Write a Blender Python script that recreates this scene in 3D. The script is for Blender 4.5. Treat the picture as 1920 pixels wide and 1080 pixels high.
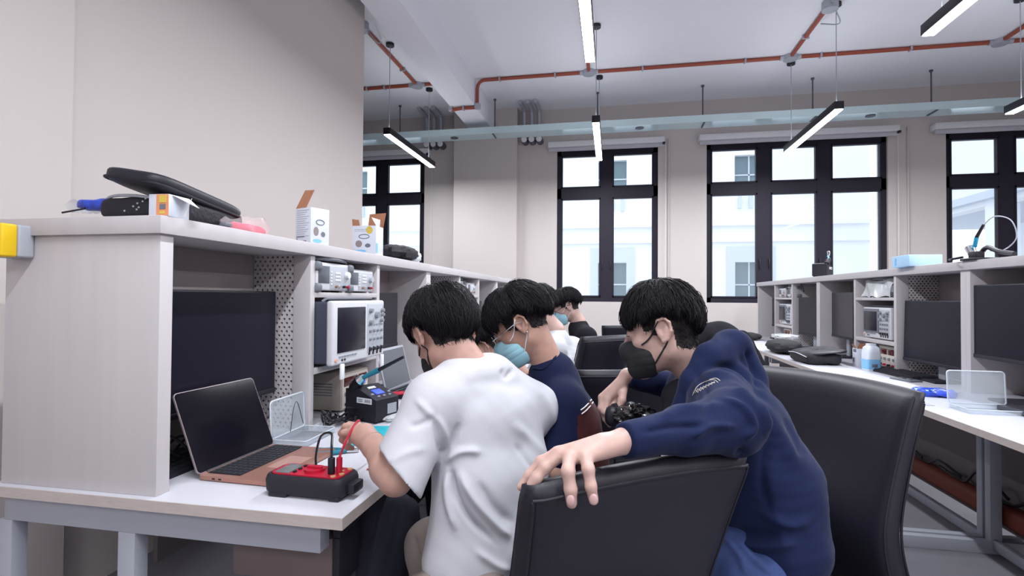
import bpy, bmesh, math, random
import numpy as np
from mathutils import Vector, Matrix, Euler, Quaternion
PI = math.pi
for o in list(bpy.data.objects): bpy.data.objects.remove(o)
scene = bpy.context.scene
COL = scene.collection

# ------------------------------------------------------------------ camera
CAMH = 1.25
YAW, PITCH, ROLL, FPX = 0.18968655, 0.0172502, 0.00656521, 977.64
cf = Vector((-math.sin(YAW)*math.cos(PITCH), math.cos(YAW)*math.cos(PITCH), math.sin(PITCH)))
cr = cf.cross(Vector((0, 0, 1))).normalized(); cu = cr.cross(cf)
cr2 = cr*math.cos(ROLL)+cu*math.sin(ROLL); cu2 = cu*math.cos(ROLL)-cr*math.sin(ROLL)
cam_d = bpy.data.cameras.new('camera'); cam = bpy.data.objects.new('camera', cam_d); COL.objects.link(cam)
cam.matrix_world = Matrix(((cr2.x, cu2.x, -cf.x, 0), (cr2.y, cu2.y, -cf.y, 0), (cr2.z, cu2.z, -cf.z, CAMH), (0, 0, 0, 1)))
cam_d.sensor_width = 36; cam_d.lens = FPX/1920*36; cam_d.clip_start = 0.05; cam_d.clip_end = 200
scene.camera = cam

def W(px, py, d):
    """measured image point at forward distance d -> metres in the room"""
    v = cf + cr2*((px-960)/FPX) - cu2*((py-540)/FPX)
    return Vector((0, 0, CAMH)) + v*d

# ------------------------------------------------------------------ world, view
world = bpy.data.worlds.new('world'); scene.world = world; world.use_nodes = True
bg = world.node_tree.nodes['Background']
bg.inputs['Color'].default_value = (0.86, 0.92, 1.0, 1); bg.inputs['Strength'].default_value = 1.35
scene.view_settings.view_transform = 'Standard'; scene.view_settings.look = 'None'
scene.view_settings.gamma = 1; scene.view_settings.use_curve_mapping = False
scene.view_settings.exposure = 0.76
LAMP_W = 29.5

# ------------------------------------------------------------------ materials
MATS = {}
def s2l(c): return tuple(((x/255)/12.92 if x/255 <= .04045 else ((x/255+.055)/1.055)**2.4) for x in c)
def mat(name, rgb=None, rough=.5, metal=0, lin=None, emit=None, es=1, bump=0, bscale=60, var=0, vscale=8, stretch=None,
        trans=0, ior=1.45, alpha=1, sheen=0, spec=None, coat=0):
    if name in MATS: return MATS[name]
    m = bpy.data.materials.new(name); m.use_nodes = True; nt = m.node_tree; n = nt.nodes; l = nt.links
    p = n['Principled BSDF']; c = lin if lin else s2l(rgb)
    p.inputs['Base Color'].default_value = (*c, 1); p.inputs['Roughness'].default_value = rough; p.inputs['Metallic'].default_value = metal
    p.inputs['IOR'].default_value = ior
    if trans: p.inputs['Transmission Weight'].default_value = trans
    if alpha < 1: p.inputs['Alpha'].default_value = alpha
    if sheen: p.inputs['Sheen Weight'].default_value = sheen; p.inputs['Sheen Roughness'].default_value = .4
    if spec is not None: p.inputs['Specular IOR Level'].default_value = spec
    if coat: p.inputs['Coat Weight'].default_value = coat; p.inputs['Coat Roughness'].default_value = .15
    if emit: p.inputs['Emission Color'].default_value = (*emit, 1); p.inputs['Emission Strength'].default_value = es
    if bump or var:
        tc = n.new('ShaderNodeTexCoord'); mp = n.new('ShaderNodeMapping'); l.new(tc.outputs['Object'], mp.inputs['Vector'])
        if stretch: mp.inputs['Scale'].default_value = stretch
    if bump:
        t = n.new('ShaderNodeTexNoise'); t.inputs['Scale'].default_value = bscale; t.inputs['Detail'].default_value = 4
        l.new(mp.outputs[0], t.inputs['Vector'])
        b = n.new('ShaderNodeBump'); b.inputs['Strength'].default_value = bump; b.inputs['Distance'].default_value = .01
        l.new(t.outputs['Fac'], b.inputs['Height']); l.new(b.outputs[0], p.inputs['Normal'])
    if var:
        t = n.new('ShaderNodeTexNoise'); t.inputs['Scale'].default_value = vscale; t.inputs['Detail'].default_value = 5
        l.new(mp.outputs[0], t.inputs['Vector'])
        r = n.new('ShaderNodeValToRGB'); r.color_ramp.elements[0].position = .3; r.color_ramp.elements[1].position = .7
        r.color_ramp.elements[0].color = (*[x*(1-var) for x in c], 1); r.color_ramp.elements[1].color = (*[min(1, x*(1+var)) for x in c], 1)
        l.new(t.outputs['Fac'], r.inputs[0]); l.new(r.outputs[0], p.inputs['Base Color'])
    MATS[name] = m; return m

WALL = mat('cream_wall', lin=(.60, .548, .532), rough=.8, bump=.08, bscale=220, spec=.2)
CEIL = mat('white_ceiling', lin=(.82, .83, .88), rough=.85, bump=.05, bscale=150, spec=.2)
FLOOR = mat('grey_floor', lin=(.18, .175, .20), rough=.45, var=.06, vscale=6)
LAM = mat('pale_laminate', lin=(.52, .485, .50), rough=.45, var=.025, vscale=3, stretch=(8, 8, .6))
LAMTOP = mat('white_worktop', lin=(.52, .52, .575), rough=.35, var=.02, vscale=4)
EDGE = mat('beige_edge_band', lin=(.46, .40, .38), rough=.5, var=.06, vscale=30, stretch=(1, 1, 6))
BACKP = mat('grey_back_panel', lin=(.34, .30, .31), rough=.6)
STEEL = mat('grey_painted_steel', lin=(.35, .365, .42), rough=.4)
FRAME = mat('dark_window_frame', lin=(.019, .016, .028), rough=.55, spec=.3)
BLACKP = mat('black_plastic', lin=(.0105, .0095, .0165), rough=.45)
BLACKM = mat('black_matt_plastic', lin=(.013, .0115, .020), rough=.65)
SCREEN = mat('black_screen', lin=(.010, .009, .018), rough=.30, spec=.3)
LCD = mat('grey_lcd', lin=(.10, .11, .13), rough=.2)
DEVW = mat('off_white_case', lin=(.62, .62, .66), rough=.45)
DEVB = mat('beige_case', lin=(.40, .35, .315), rough=.5)
DEVG = mat('grey_rubber', lin=(.16, .17, .20), rough=.6)
PANEL = mat('light_grey_panel', lin=(.45, .47, .52), rough=.5)
KNOB = mat('grey_knob', lin=(.25, .26, .29), rough=.45)
DKEY = mat('dark_keys', lin=(.02, .02, .028), rough=.5)
REDL = mat('dark_red_display', lin=(.07, .006, .008), rough=.15)
RED = mat('red_plastic', lin=(.42, .008, .032), rough=.35)
ORANGE = mat('orange_conduit', lin=(.33, .075, .045), rough=.4)
CHROME = mat('chrome', lin=(.75, .75, .78), rough=.15, metal=1)
GALV = mat('grey_conduit', lin=(.42, .44, .50), rough=.4, metal=.2)
WHITE = mat('white_plastic', lin=(.75, .75, .78), rough=.4)
TRAYM = mat('pale_teal_tray', lin=(.60, .76, .79), rough=.18, metal=.2)
YELLOW = mat('yellow_plastic', lin=(.80, .52, .01), rough=.4)
GREYBOX = mat('grey_box_plastic', lin=(.38, .40, .45), rough=.45)
CARD = mat('brown_cardboard', lin=(.42, .19, .11), rough=.8, var=.08, vscale=30)
PAPER = mat('white_carton', lin=(.66, .69, .78), rough=.5)
INK = mat('grey_print', lin=(.16, .17, .22), rough=.6)
INKL = mat('pale_print', lin=(.40, .44, .52), rough=.6)
SKYB = mat('sky_blue_print', lin=(.22, .50, .78), rough=.5)
BROWNI = mat('brown_print', lin=(.30, .17, .11), rough=.6)
YELI = mat('yellow_print', lin=(.65, .48, .08), rough=.6)
LEATHER = mat('black_leather', lin=(.0125, .0115, .0195), rough=.48, bump=.05, bscale=300)
FABK = mat('black_bag_fabric', lin=(.014, .013, .018), rough=.7, bump=.5, bscale=90)
ROSE = mat('rose_gold_aluminium', lin=(.44, .22, .175), rough=.35, metal=.55)
TEAL = mat('teal_mat', lin=(.02, .42, .52), rough=.5)
BLUEC = mat('blue_handle', lin=(.02, .19, .27), rough=.4)
BLUEW = mat('blue_wrap', lin=(.02, .06, .50), rough=.3, var=.4, vscale=30)
PINK = mat('pink_foam', lin=(.70, .05, .15), rough=.6)
WOODD = mat('brown_panel', lin=(.15, .115, .115), rough=.6)
CABLE = mat('black_cable', lin=(.012, .011, .016), rough=.4)
def glassy(name, c, a, rough=.1):
    if name in MATS: return MATS[name]
    m = bpy.data.materials.new(name); m.use_nodes = True; nt = m.node_tree; n = nt.nodes; l = nt.links
    for x in list(n): n.remove(x)
    o = n.new('ShaderNodeOutputMaterial'); mx = n.new('ShaderNodeMixShader'); t = n.new('ShaderNodeBsdfTransparent')
    t.inputs[0].default_value = (*c, 1); p = n.new('ShaderNodeBsdfPrincipled'); p.inputs['Base Color'].default_value = (*c, 1)
    p.inputs['Roughness'].default_value = rough; mx.inputs[0].default_value = a
    l.new(t.outputs[0], mx.inputs[1]); l.new(p.outputs[0], mx.inputs[2]); l.new(mx.outputs[0], o.inputs[0]); MATS[name] = m; return m
GLASS = glassy('window_glass', (.93, .96, .98), .08, .02)
CLEARP = glassy('clear_plastic', (.88, .91, .94), .20, .15)
CLEARE = glassy('clear_plastic_edge', (.85, .88, .92), .75, .2)
PBAG = glassy('clear_bag_film', (.96, .86, .87), .2, .15)
PBAGW = glassy('white_bag_film', (.9, .92, .94), .55, .2)
PBAGB = glassy('blue_box_film', (.62, .82, .96), .6, .2)

# ------------------------------------------------------------------ mesh builder
class B:
    def __init__(s): s.v = []; s.f = []; s.mi = []; s.ms = []; s.m = 0; s.M = None
    def use(s, m):
        if m not in s.ms: s.ms.append(m)
        s.m = s.ms.index(m); return s
    def add(s, vs, fs):
        o = len(s.v)
        for v in vs:
            v = Vector(v); s.v.append(s.M @ v if s.M else v)
        for f in fs: s.f.append([i+o for i in f]); s.mi.append(s.m)
        return s
    def box(s, a, b, bev=0, R=None, c0=None):
        a = Vector(a); b = Vector(b); c = (a+b)/2; h = (b-a)/2; h = Vector([abs(x) for x in h])
        if bev <= 0:
            vs = [(sx*h.x, sy*h.y, sz*h.z) for sz in (-1, 1) for sy in (-1, 1) for sx in (-1, 1)]
            fs = [(0, 2, 3, 1), (4, 5, 7, 6), (0, 1, 5, 4), (2, 6, 7, 3), (0, 4, 6, 2), (1, 3, 7, 5)]
        else:
            bm = bmesh.new(); bmesh.ops.create_cube(bm, size=2)
            for v in bm.verts: v.co = Vector((v.co.x*h.x, v.co.y*h.y, v.co.z*h.z))
            bmesh.ops.bevel(bm, geom=bm.edges[:], offset=min(bev, .49*min(h)*2), segments=3 if bev > .004 else 2, profile=.5, affect='EDGES')
            bm.verts.index_update(); vs = [v.co.copy() for v in bm.verts]; fs = [[v.index for v in f.verts] for f in bm.faces]; bm.free()
        if R is not None: vs = [R @ Vector(v) for v in vs]
        return s.add([Vector(v)+c for v in vs], fs)
    def cb(s, c, sz, bev=0, R=None):
        c = Vector(c); h = Vector(sz)/2; return s.box(c-h, c+h, bev, R)
    def cyl(s, p, q, r, n=16, r2=None, cap=True):
        p = Vector(p); q = Vector(q); r2 = r if r2 is None else r2; d = (q-p).normalized()
        u = d.orthogonal().normalized(); w = d.cross(u); vs = []
        for c, rr in ((p, r), (q, r2)):
            for i in range(n): a = 2*PI*i/n; vs.append(c+u*math.cos(a)*rr+w*math.sin(a)*rr)
        fs = [(i, (i+1) % n, n+(i+1) % n, n+i) for i in range(n)]
        if cap: fs += [list(range(n))[::-1], list(range(n, 2*n))]
        return s.add(vs, fs)
    def tube(s, pts, r, n=8, radii=None):
        pts = [Vector(p) for p in pts]; vs = []; u = None
        for i, p in enumerate(pts):
            d = (pts[min(i+1, len(pts)-1)]-pts[max(i-1, 0)]).normalized()
            if u is None: u = d.orthogonal().normalized()
            u = (u-d*u.dot(d)).normalized(); w = d.cross(u); rr = radii[i] if radii else r
            for k in range(n): a = 2*PI*k/n; vs.append(p+u*math.cos(a)*rr+w*math.sin(a)*rr)
        fs = [(i*n+k, i*n+(k+1) % n, (i+1)*n+(k+1) % n, (i+1)*n+k) for i in range(len(pts)-1) for k in range(n)]
        fs += [list(range(n))[::-1], [(len(pts)-1)*n+k for k in range(n)]]
        return s.add(vs, fs)
    def prism(s, poly, z0, z1, axis=2):
        n = len(poly)
        def P(a, b, c): return {2: (a, b, c), 1: (a, c, b), 0: (c, a, b)}[axis]
        vs = [P(x, y, z0) for x, y in poly]+[P(x, y, z1) for x, y in poly]
        return s.add(vs, [(i, (i+1) % n, n+(i+1) % n, n+i) for i in range(n)]+[list(range(n))[::-1], list(range(n, 2*n))])
    def grid(s, fn, nu, nv, closeu=False):
        vs = [fn(i/(nu if closeu else nu-1), j/(nv-1)) for j in range(nv) for i in range(nu)]; fs = []
        for j in range(nv-1):
            for i in range(nu if closeu else nu-1):
                k = (i+1) % nu; fs.append((j*nu+i, j*nu+k, (j+1)*nu+k, (j+1)*nu+i))
        return s.add(vs, fs)
    def lathe(s, prof, c=(0, 0, 0), n=24):
        c = Vector(c); m = len(prof)
        vs = [c+Vector((r*math.cos(2*PI*i/n), r*math.sin(2*PI*i/n), z)) for r, z in prof for i in range(n)]
        fs = [(j*n+i, j*n+(i+1) % n, (j+1)*n+(i+1) % n, (j+1)*n+i) for j in range(m-1) for i in range(n)]
        fs += [list(range(n))[::-1], [(m-1)*n+i for i in range(n)]]
        return s.add(vs, fs)
    def obj(s, name, parent=None, m=None, smooth=False, recalc=True):
        if m: s.ms = [m]; s.mi = [0]*len(s.f)
        me = bpy.data.meshes.new(name); me.from_pydata([tuple(v) for v in s.v], [], s.f)
        for x in s.ms: me.materials.append(x)
        me.polygons.foreach_set('material_index', s.mi)
        if recalc:
            bm = bmesh.new(); bm.from_mesh(me); bmesh.ops.recalc_face_normals(bm, faces=bm.faces); bm.to_mesh(me); bm.free()
        if smooth is True: me.polygons.foreach_set('use_smooth', [True]*len(me.polygons))
        elif smooth: me.shade_smooth_by_angle = None
        me.update(); o = bpy.data.objects.new(name, me); COL.objects.link(o)
        if smooth == 'auto':
            me.polygons.foreach_set('use_smooth', [True]*len(me.polygons)); autosmooth(me)
        if parent is not None: o.parent = parent
        return o
def autosmooth(me, ang=.6):
    bm = bmesh.new(); bm.from_mesh(me)
    for e in bm.edges:
        if len(e.link_faces) == 2 and e.calc_face_angle(0) > ang: e.smooth = False
    bm.to_mesh(me); bm.free()
_old = B.obj
def _obj(s, name, parent=None, m=None, smooth='auto', recalc=True):
    me_s = smooth
    o = _old(s, name, parent, m, False, recalc)
    if me_s:
        o.data.polygons.foreach_set('use_smooth', [True]*len(o.data.polygons))
        if me_s == 'auto': autosmooth(o.data)
    return o
B.obj = _obj
def tag(o, label=None, cat=None, group=None, kind=None):
    if label: o['label'] = label
    if cat: o['category'] = cat
    if group: o['group'] = group
    if kind: o['kind'] = kind
    return o
def thing(name, label, cat, loc=(0, 0, 0), rz=0, group=None):
    o = bpy.data.objects.new(name, None); COL.objects.link(o); o.location = loc; o.rotation_euler = (0, 0, rz)
    o.empty_display_size = .05
    return tag(o, label, cat, group)
def copy_tree(o, parent=None):
    c = o.copy(); COL.objects.link(c)
    if parent is not None: c.parent = parent; c.matrix_parent_inverse = o.matrix_parent_inverse
    for ch in list(o.children): copy_tree(ch, c)
    return c
def dup(o, label, loc, rz=None, group=None):
    c = copy_tree(o); c.location = loc; c['label'] = label
    if rz is not None: c.rotation_euler = (0, 0, rz)
    if group: c['group'] = group
    return c
def arc(c, r, a0, a1, n, f): return [f(c, r, a0+(a1-a0)*i/(n-1)) for i in range(n)]
def bez(p, n=12):
    p = [Vector(x) for x in p]
    if len(p) == 2: return p
    out = []
    P = [p[0]*2-p[1]]+p+[p[-1]*2-p[-2]]
    for i in range(1, len(P)-2):
        for k in range(n):
            t = k/n; a, b, c, d = P[i-1], P[i], P[i+1], P[i+2]
            out.append(.5*((2*b)+(c-a)*t+(2*a-5*b+4*c-d)*t*t+(3*b-a-3*c+d)*t**3))
    out.append(p[-1]); return out

# ------------------------------------------------------------------ room shell
CZ = 4.02; YB = 7.62; XR0 = 6.4; XL0 = -6.0; YF = -3.6
b = B().box((XL0, YF, -.1), (XR0, YB+.3, 0)).obj('floor', m=FLOOR, smooth=False); tag(b, kind='structure')
b = B().box((XL0, YF, CZ), (XR0, YB+.3, CZ+.15)).obj('ceiling', m=CEIL, smooth=False); tag(b, kind='structure')
tag(B().box((XL0-.2, YF-.2, 0), (XL0, YB+.3, CZ)).obj('wall_left', m=WALL, smooth=False), kind='structure')
tag(B().box((XR0, YF-.2, 0), (XR0+.2, YB+.3, CZ)).obj('wall_right', m=WALL, smooth=False), kind='structure')
tag(B().box((XL0, YF-.2, 0), (XR0, YF, CZ)).obj('wall_front', m=WALL, smooth=False), kind='structure')
WZ0, WZ1 = 1.19, 3.40
wins = [(-4.28, -2.85, 2), (-.80, .635, 2), (1.29, 3.55, 3), (4.22, 6.3, 3)]
b = B(); x = XL0
for x0, x1, n in wins:
    b.box((x, YB, 0), (x0, YB+.3, CZ)); b.box((x0, YB, 0), (x1, YB+.3, WZ0)); b.box((x0, YB, WZ1), (x1, YB+.3, CZ)); x = x1
b.box((x, YB, 0), (XR0, YB+.3, CZ))
tag(b.obj('wall_back', m=WALL, smooth=False), kind='structure')
tag(B().box((-2.33, YB-.16, 0), (-1.37, YB, CZ)).obj('trim_1', m=WALL, smooth=False), kind='structure')   # pilaster
# partition wall behind the left bench and its thicker near end
tag(B().box((-2.36, 1.72, 0), (-2.2, 4.32, CZ)).obj('wall_partition', m=WALL, smooth=False), kind='structure')
tag(B().box((-2.42, YF, 0), (-2.14, 1.72, CZ)).obj('wall_pier', m=WALL, smooth=False), kind='structure')
# ceiling beam
tag(B().box((-2.04, YF, 3.68), (-1.72, YB, CZ)).obj('ceiling_beam', m=CEIL, smooth=False), kind='structure')
def window(i, x0, x1, n):
    y0 = YB+.04; y1 = YB+.1; f = B(); t = .07; e = .045
    f.box((x0, y0, WZ0), (x1, y1, WZ0+t)).box((x0, y0, WZ1-t), (x1, y1, WZ1)).box((x0, y0, WZ0), (x0+.06, y1, WZ1)).box((x1-.06, y0, WZ0), (x1, y1, WZ1))
    f.box((x0, y0, 2.70), (x1, y1, 2.85)); w = x1-x0
    for k in range(1, n): xc = x0+w*k/n; f.box((xc-.085, y0-.003, WZ0), (xc+.085, y1, WZ1))
    for k in range(n):
        xa = x0+w*k/n+(.06 if k == 0 else .085); xb = x0+w*(k+1)/n-(.06 if k == n-1 else .085)
        for z0, z1 in ((WZ0+t, 2.70), (2.85, WZ1-t)):
            for q in ((xa, z0, xb, z0+.02), (xa, z1-.02, xb, z1), (xa, z0, xa+.02, z1), (xb-.02, z0, xb, z1)):
                f.box((q[0], y0-.012, q[1]), (q[2], y1-.01, q[3]))
    fr = f.obj('window_%d' % i, m=FRAME, smooth=False); tag(fr, kind='structure')
    g = B().box((x0+.03, y0+.03, WZ0+.03), (x1-.03, y0+.036, WZ1-.03)).obj('glass', fr, GLASS, smooth=False)
    for k in range(1, n):
        xc = x0+w*k/n
        for sx in (-1, 1):
            B().box((xc+sx*.06-.008, y0-.03, 1.75), (xc+sx*.06+.008, y0-.003, 1.79)).box((xc+sx*.06-.007, y0-.034, 1.66), (xc+sx*.06+.007, y0-.022, 1.79), .003).obj('window_handle', fr, BLACKP)
for i, (a, c, n) in enumerate(wins): window(i+1, a, c, n)
# roller blinds
names = ['beside the partition wall, over the leftmost window', 'over the narrow window behind the seated people', 'over the wide three-pane window in the middle', 'over the rightmost window']
for (x0, x1), nm in zip([(-4.4, -2.74), (-.92, .715), (1.17, 3.63), (4.03, 6.35)], names):
    t = thing('roller_blind', 'white rolled-up roller blind %s' % nm, 'blind', (0, 0, 0), group='roller blinds')
    B().box((x0, 7.47, 3.42), (x1, YB, 3.50), .012).obj('cassette', t, WHITE)
    B().cyl((x0+.01, 7.53, 3.40), (x1-.01, 7.53, 3.40), .032, 20).obj('fabric_roll', t, mat('blind_fabric', lin=(.5, .5, .55), rough=.8))
    B().box((x1-.03, 7.46, 3.39), (x1+.004, 7.5, 3.42), .004).obj('end_bracket', t, BLACKP)
    ch = [(x1+.02, 7.58, 3.44), (x1+.022, 7.575, 2.3), (x1+.02, 7.58, 1.45)]
    B().tube(bez(ch, 6), .004, 6).obj('pull_chain', t, WHITE)
# ------------------------------------------------------------------ outside
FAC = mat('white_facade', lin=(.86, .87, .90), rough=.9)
FACG = mat('pale_facade_grey', lin=(.60, .64, .72), rough=.9)  # grey for surrounds, corbels, bars, ledges and corridor ceiling
FGL = mat('facade_window_glass', lin=(.12, .19, .22), rough=.3)
t = thing('opposite_building', 'white building across the courtyard with teal-dark windows seen through the panes', 'building', (0, 16, 0))
def P(n, bb, m): return bb.obj(n, t, m, smooth=False)
fw = B(); cols = [-8.4, -4.2, 0, 3.9]
xs = [-14]+[c+s*.42 for c in cols for s in (-1, 1)]+[7]
fl = [(-3, -1.5), (1.0, 2.3), (4.3, 5.4), (8, 9.4)]
for k in range(0, len(xs), 2): fw.box((xs[k], 0, -4), (xs[k+1], .4, 11))
for c in cols:
    z = -4
    for z0, z1 in fl: fw.box((c-.42, 0, z), (c+.42, .4, z0)); z = z1
    fw.box((c-.42, 0, z), (c+.42, .4, 11))
P('facade_wall', fw, FAC)
P('string_course', B().box((-14, -.14, 3.35), (7, 0, 3.47)).box((-14, -.1, 2.88), (7, 0, 2.95)), FAC)
for c in cols:
    for z0, z1 in fl[1:3]:
        P('window', B().box((c-.42, .18, z0), (c+.42, .24, z1)), FGL)
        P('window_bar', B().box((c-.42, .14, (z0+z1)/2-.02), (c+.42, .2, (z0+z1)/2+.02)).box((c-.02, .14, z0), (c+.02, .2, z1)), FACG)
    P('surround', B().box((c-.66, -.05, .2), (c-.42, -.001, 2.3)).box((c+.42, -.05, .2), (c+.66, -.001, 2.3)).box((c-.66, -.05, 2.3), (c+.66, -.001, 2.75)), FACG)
    for dx in (-.3, 0, .3): P('corbel', B().box((c+dx-.05, -.12, 3.85), (c+dx+.05, -.001, 4.2)), FACG)
t = thing('side_wing', 'white side wing of the building with open corridor, right of the courtyard', 'building', (7.4, 11.7, 0))
w2 = B().box((-.2, -4, 3.1), (0.3, 4, 8)).box((-.2, -4, -3), (.3, 4, .9)).box((2.2, -4, -3), (2.5, 4, 8))
for y in (-2.5, 0, 2.5, 3.9): w2.box((-.2, y-.2, .9), (.2, y+.1, 3.1))
P('wing_wall', w2, FAC)
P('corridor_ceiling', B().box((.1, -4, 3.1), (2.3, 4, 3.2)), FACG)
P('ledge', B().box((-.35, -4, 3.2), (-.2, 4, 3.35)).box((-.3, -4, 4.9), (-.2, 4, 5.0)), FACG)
tag(B().box((-14, 8.1, -4.2), (14, 30, -4)).obj('courtyard_ground', m=mat('paving', lin=(.5, .5, .5), rough=.9), smooth=False), kind='structure')

# ------------------------------------------------------------------ ceiling services
LAMPE = mat('lamp_diffuser', lin=(.9, .9, .95), emit=(.93, .96, 1.0), es=9.0)
def lamp(x, y0, label, L=1.47, z=3.0):
    t = thing('pendant_light', label, 'ceiling light', (x, y0+L/2, z), group='linear pendant lights')
    B().box((-.04, -L/2, .004), (.04, L/2, .075), .003).obj('housing', t, BLACKP)
    B().box((-.034, -L/2+.01, -.004), (.034, L/2-.01, .004)).obj('diffuser', t, LAMPE)
    for s in (-1, 1):
        y = -.67 if s < 0 else .58
        B().cyl((0, y, .075), (0, y, CZ-z-.02), .004, 6).cyl((0, y, .07), (0, y, .11), .008, 8, .004).obj('cable', t, GALV)
        B().cyl((0, y, CZ-z-.03), (0, y, CZ-z), .045, 20).obj('canopy', t, BLACKP)
    ld = bpy.data.lights.new('lamp_glow', 'AREA'); ld.shape = 'RECTANGLE'; ld.size = .068; ld.size_y = L-.02
    ld.energy = LAMP_W; ld.color = (.93, .96, 1.0); lo = bpy.data.objects.new('lamp_glow', ld); COL.objects.link(lo); lo.parent = t
    lo.location = (0, 0, -.006)
    B().box((-.02, -L/2+.03, .0745), (.02, L/2-.03, .0765)).obj('ceiling_fill_strip', t, mat('ceiling_fill_glow', lin=(.9, .9, .95), emit=(.93, .96, 1.0), es=1.2))  # glowing strip added on the housing to lift the ceiling brightness
    lu = bpy.data.lights.new('ceiling_fill', 'AREA'); lu.shape = 'RECTANGLE'; lu.size = .04; lu.size_y = L-.06; lu.energy = LAMP_W*.05; lu.color = (.90, .95, 1.0)  # added fill light aimed upward, brightens the ceiling
    lv = bpy.data.objects.new('ceiling_fill', lu); COL.objects.link(lv); lv.parent = t; lv.location = (0, 0, .078); lv.rotation_euler = (PI, 0, 0)
    return t
lamp(-2.4, 5.25, 'lit black pendant light hanging left, beside the white partition wall')
lamp(-.165, 5.25, 'lit black pendant light hanging in the centre in front of the narrow window')
lamp(2.05, 5.25, 'lit black pendant light hanging in front of the wide three-pane window')
lamp(-.165, 2.42, 'lit pendant light cut off by the top edge, centre of the picture')
lamp(2.05, 2.42, 'lit pendant light cut off by the top edge at upper right')
lamp(3.66, 4.2, 'lit pendant light cut off by the right edge near the rightmost window')
for x, y in ((-.165, -.4), (2.05, -.4), (-.165, -3.2), (2.05, -3.2), (4.2, 1.4), (4.2, -1.4)):
    lamp(x, y, 'lit black pendant light hanging behind the viewer')
# conduits
yc = 6.38; r = .021
t = thing('ceiling_conduit', 'orange conduit run crossing the ceiling with grey junction boxes and branches', 'conduit', (0, 0, 0))
zc = CZ-.022
B().cyl((-4.5, yc, zc), (-2.05, yc, zc), r, 10).obj('pipe', t, ORANGE)
B().tube(bez([(-2.04, yc, 3.64), (-1.9, yc, 3.655), (-1.72, yc, 3.655)], 4), r, 10).obj('pipe', t, ORANGE)
B().tube([(-1.69, yc, 3.66), (-1.69, yc, 3.9)]+[(-1.69+.09*(1-math.cos(a)), yc, 3.9+.098*math.sin(a)) for a in (.4, .8, 1.2, 1.57)]+[(XR0, yc, zc)], r, 10).obj('pipe', t, ORANGE)
for x, ya in ((-2.5, 3.0), (-.286, 2), (1.985, 2), (4.05, 2)):
    B().cyl((x, ya, zc), (x, yc, zc), r, 10).obj('branch_pipe', t, ORANGE)
    B().cyl((x, yc, CZ-.05), (x, yc, CZ), .075, 16).cyl((x-.11, yc, zc), (x+.11, yc, zc), .028, 10).obj('junction_box', t, GALV)
for x, y in ((-2.5, 4.86), (1.985, 5.28), (4.05, 5.2)):
    B().cyl((x, y, CZ-.08), (x, y, CZ), .07, 16).cyl((x, y-.11, zc), (x, y+.11, zc), .028, 10).obj('junction_box', t, GALV)
    B().tube(bez([(x+.04, y, CZ-.06), (x+.12, y+.1, CZ-.16), (x+.05, y+.35, CZ-.03)], 6), .006, 6).obj('flex_lead', t, GALV)
B().cb((-2.04, yc, 3.66), (.05, .07, .07), .01).obj('elbow_box', t, GALV); B().cb((-1.685, yc, 3.67), (.07, .07, .07), .01).obj('elbow_box', t, GALV)
for x in (-3.2, -2.95, -1.4, -.7, .35, 1.5, 2.3, 3.2, 4.6): B().cb((x, yc, CZ-.02), (.02, .07, .052), .004).obj('clip', t, GALV)
for x, y in ((-2.5, 5.9), (-2.5, 4.4), (1.985, 5.9), (4.05, 5.9)): B().cb((x, y, CZ-.02), (.07, .02, .052), .004).obj('clip', t, GALV)
B().cb((-1.87, yc, 3.655), (.02, .07, .05), .004).obj('clip', t, GALV)
tag(B().lathe([(.05, CZ-.001), (.055, CZ-.02), (.035, CZ-.05), (.01, CZ-.055)], (.0, 0, 0), 20).obj('smoke_detector', m=WHITE), 'small round white smoke detector on the ceiling by the central light', 'smoke detector').location = (-.11, 4.55, 0)
# cable tray
t = thing('cable_tray', 'long pale teal metal cable tray hanging on rods in front of the back wall', 'cable tray', (0, 7.08, 3.5))
B().box((-5.6, -.12, 0), (6.3, .12, .006)).box((-5.6, -.126, 0), (6.3, -.12, .09)).box((-5.6, .12, 0), (6.3, .126, .09)).obj('tray_channel', t, TRAYM, smooth=False)
for x in (-3.03, -1.62, -.2, 1.15, 2.46, 3.77, 5.0):
    B().cyl((x, 0, .02), (x, 0, CZ-3.5), .009, 8).cyl((x, 0, CZ-3.5-.02), (x, 0, CZ-3.5), .02, 10).cb((x, 0, .1), (.05, .03, .02)).obj('hanger_rod', t, mat('dark_steel', lin=(.12, .12, .15), rough=.5, metal=.4))
    B().cb((x, -.02, -.006), (.02, .2, .01)).obj('hanger_bracket', t, MATS['dark_steel'])
for x in (-2.2, .35, 3.1): B().cyl((x, -.02, -.008), (x, -.02, 0), .055, 14).obj('tray_grommet', t, MATS['dark_steel'])
# conduit bundles
for xc, wh in ((-1.16, 'right of the pilaster above the tray'), (-2.66, 'left of the pilaster above the tray')):
    t = thing('conduit_bundle', 'three grey conduits on the wall %s' % wh, 'conduit', (xc, 7.5, 0), group='grey conduit bundles')
    for k in (-1, 0, 1):
        x = k*.11
        B().tube([(x-.01, -.34, CZ-.032), (x-.003, -.10, CZ-.036), (x, -.03, CZ-.06), (x, 0, CZ-.13), (x, 0, 3.62)], .028, 12).obj('pipe', t, GALV)
        B().cyl((x, .12, 3.55), (x, -.03, 3.55), .05, 20).obj('sleeve', t, MATS['dark_steel'])
        B().cyl((x, -.03, 3.55), (x, -.04, 3.55), .042, 20).obj('end_cap', t, WHITE)
for x, nm in ((.78, 'right of the narrow window'), (3.78, 'right of the wide window')):
    tag(B().cyl((x, YB-.012, 0), (x, YB-.012, 3.5), .012, 8).obj('wall_conduit', m=WALL), 'thin cream conduit running down the wall %s' % nm, 'conduit')

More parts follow.
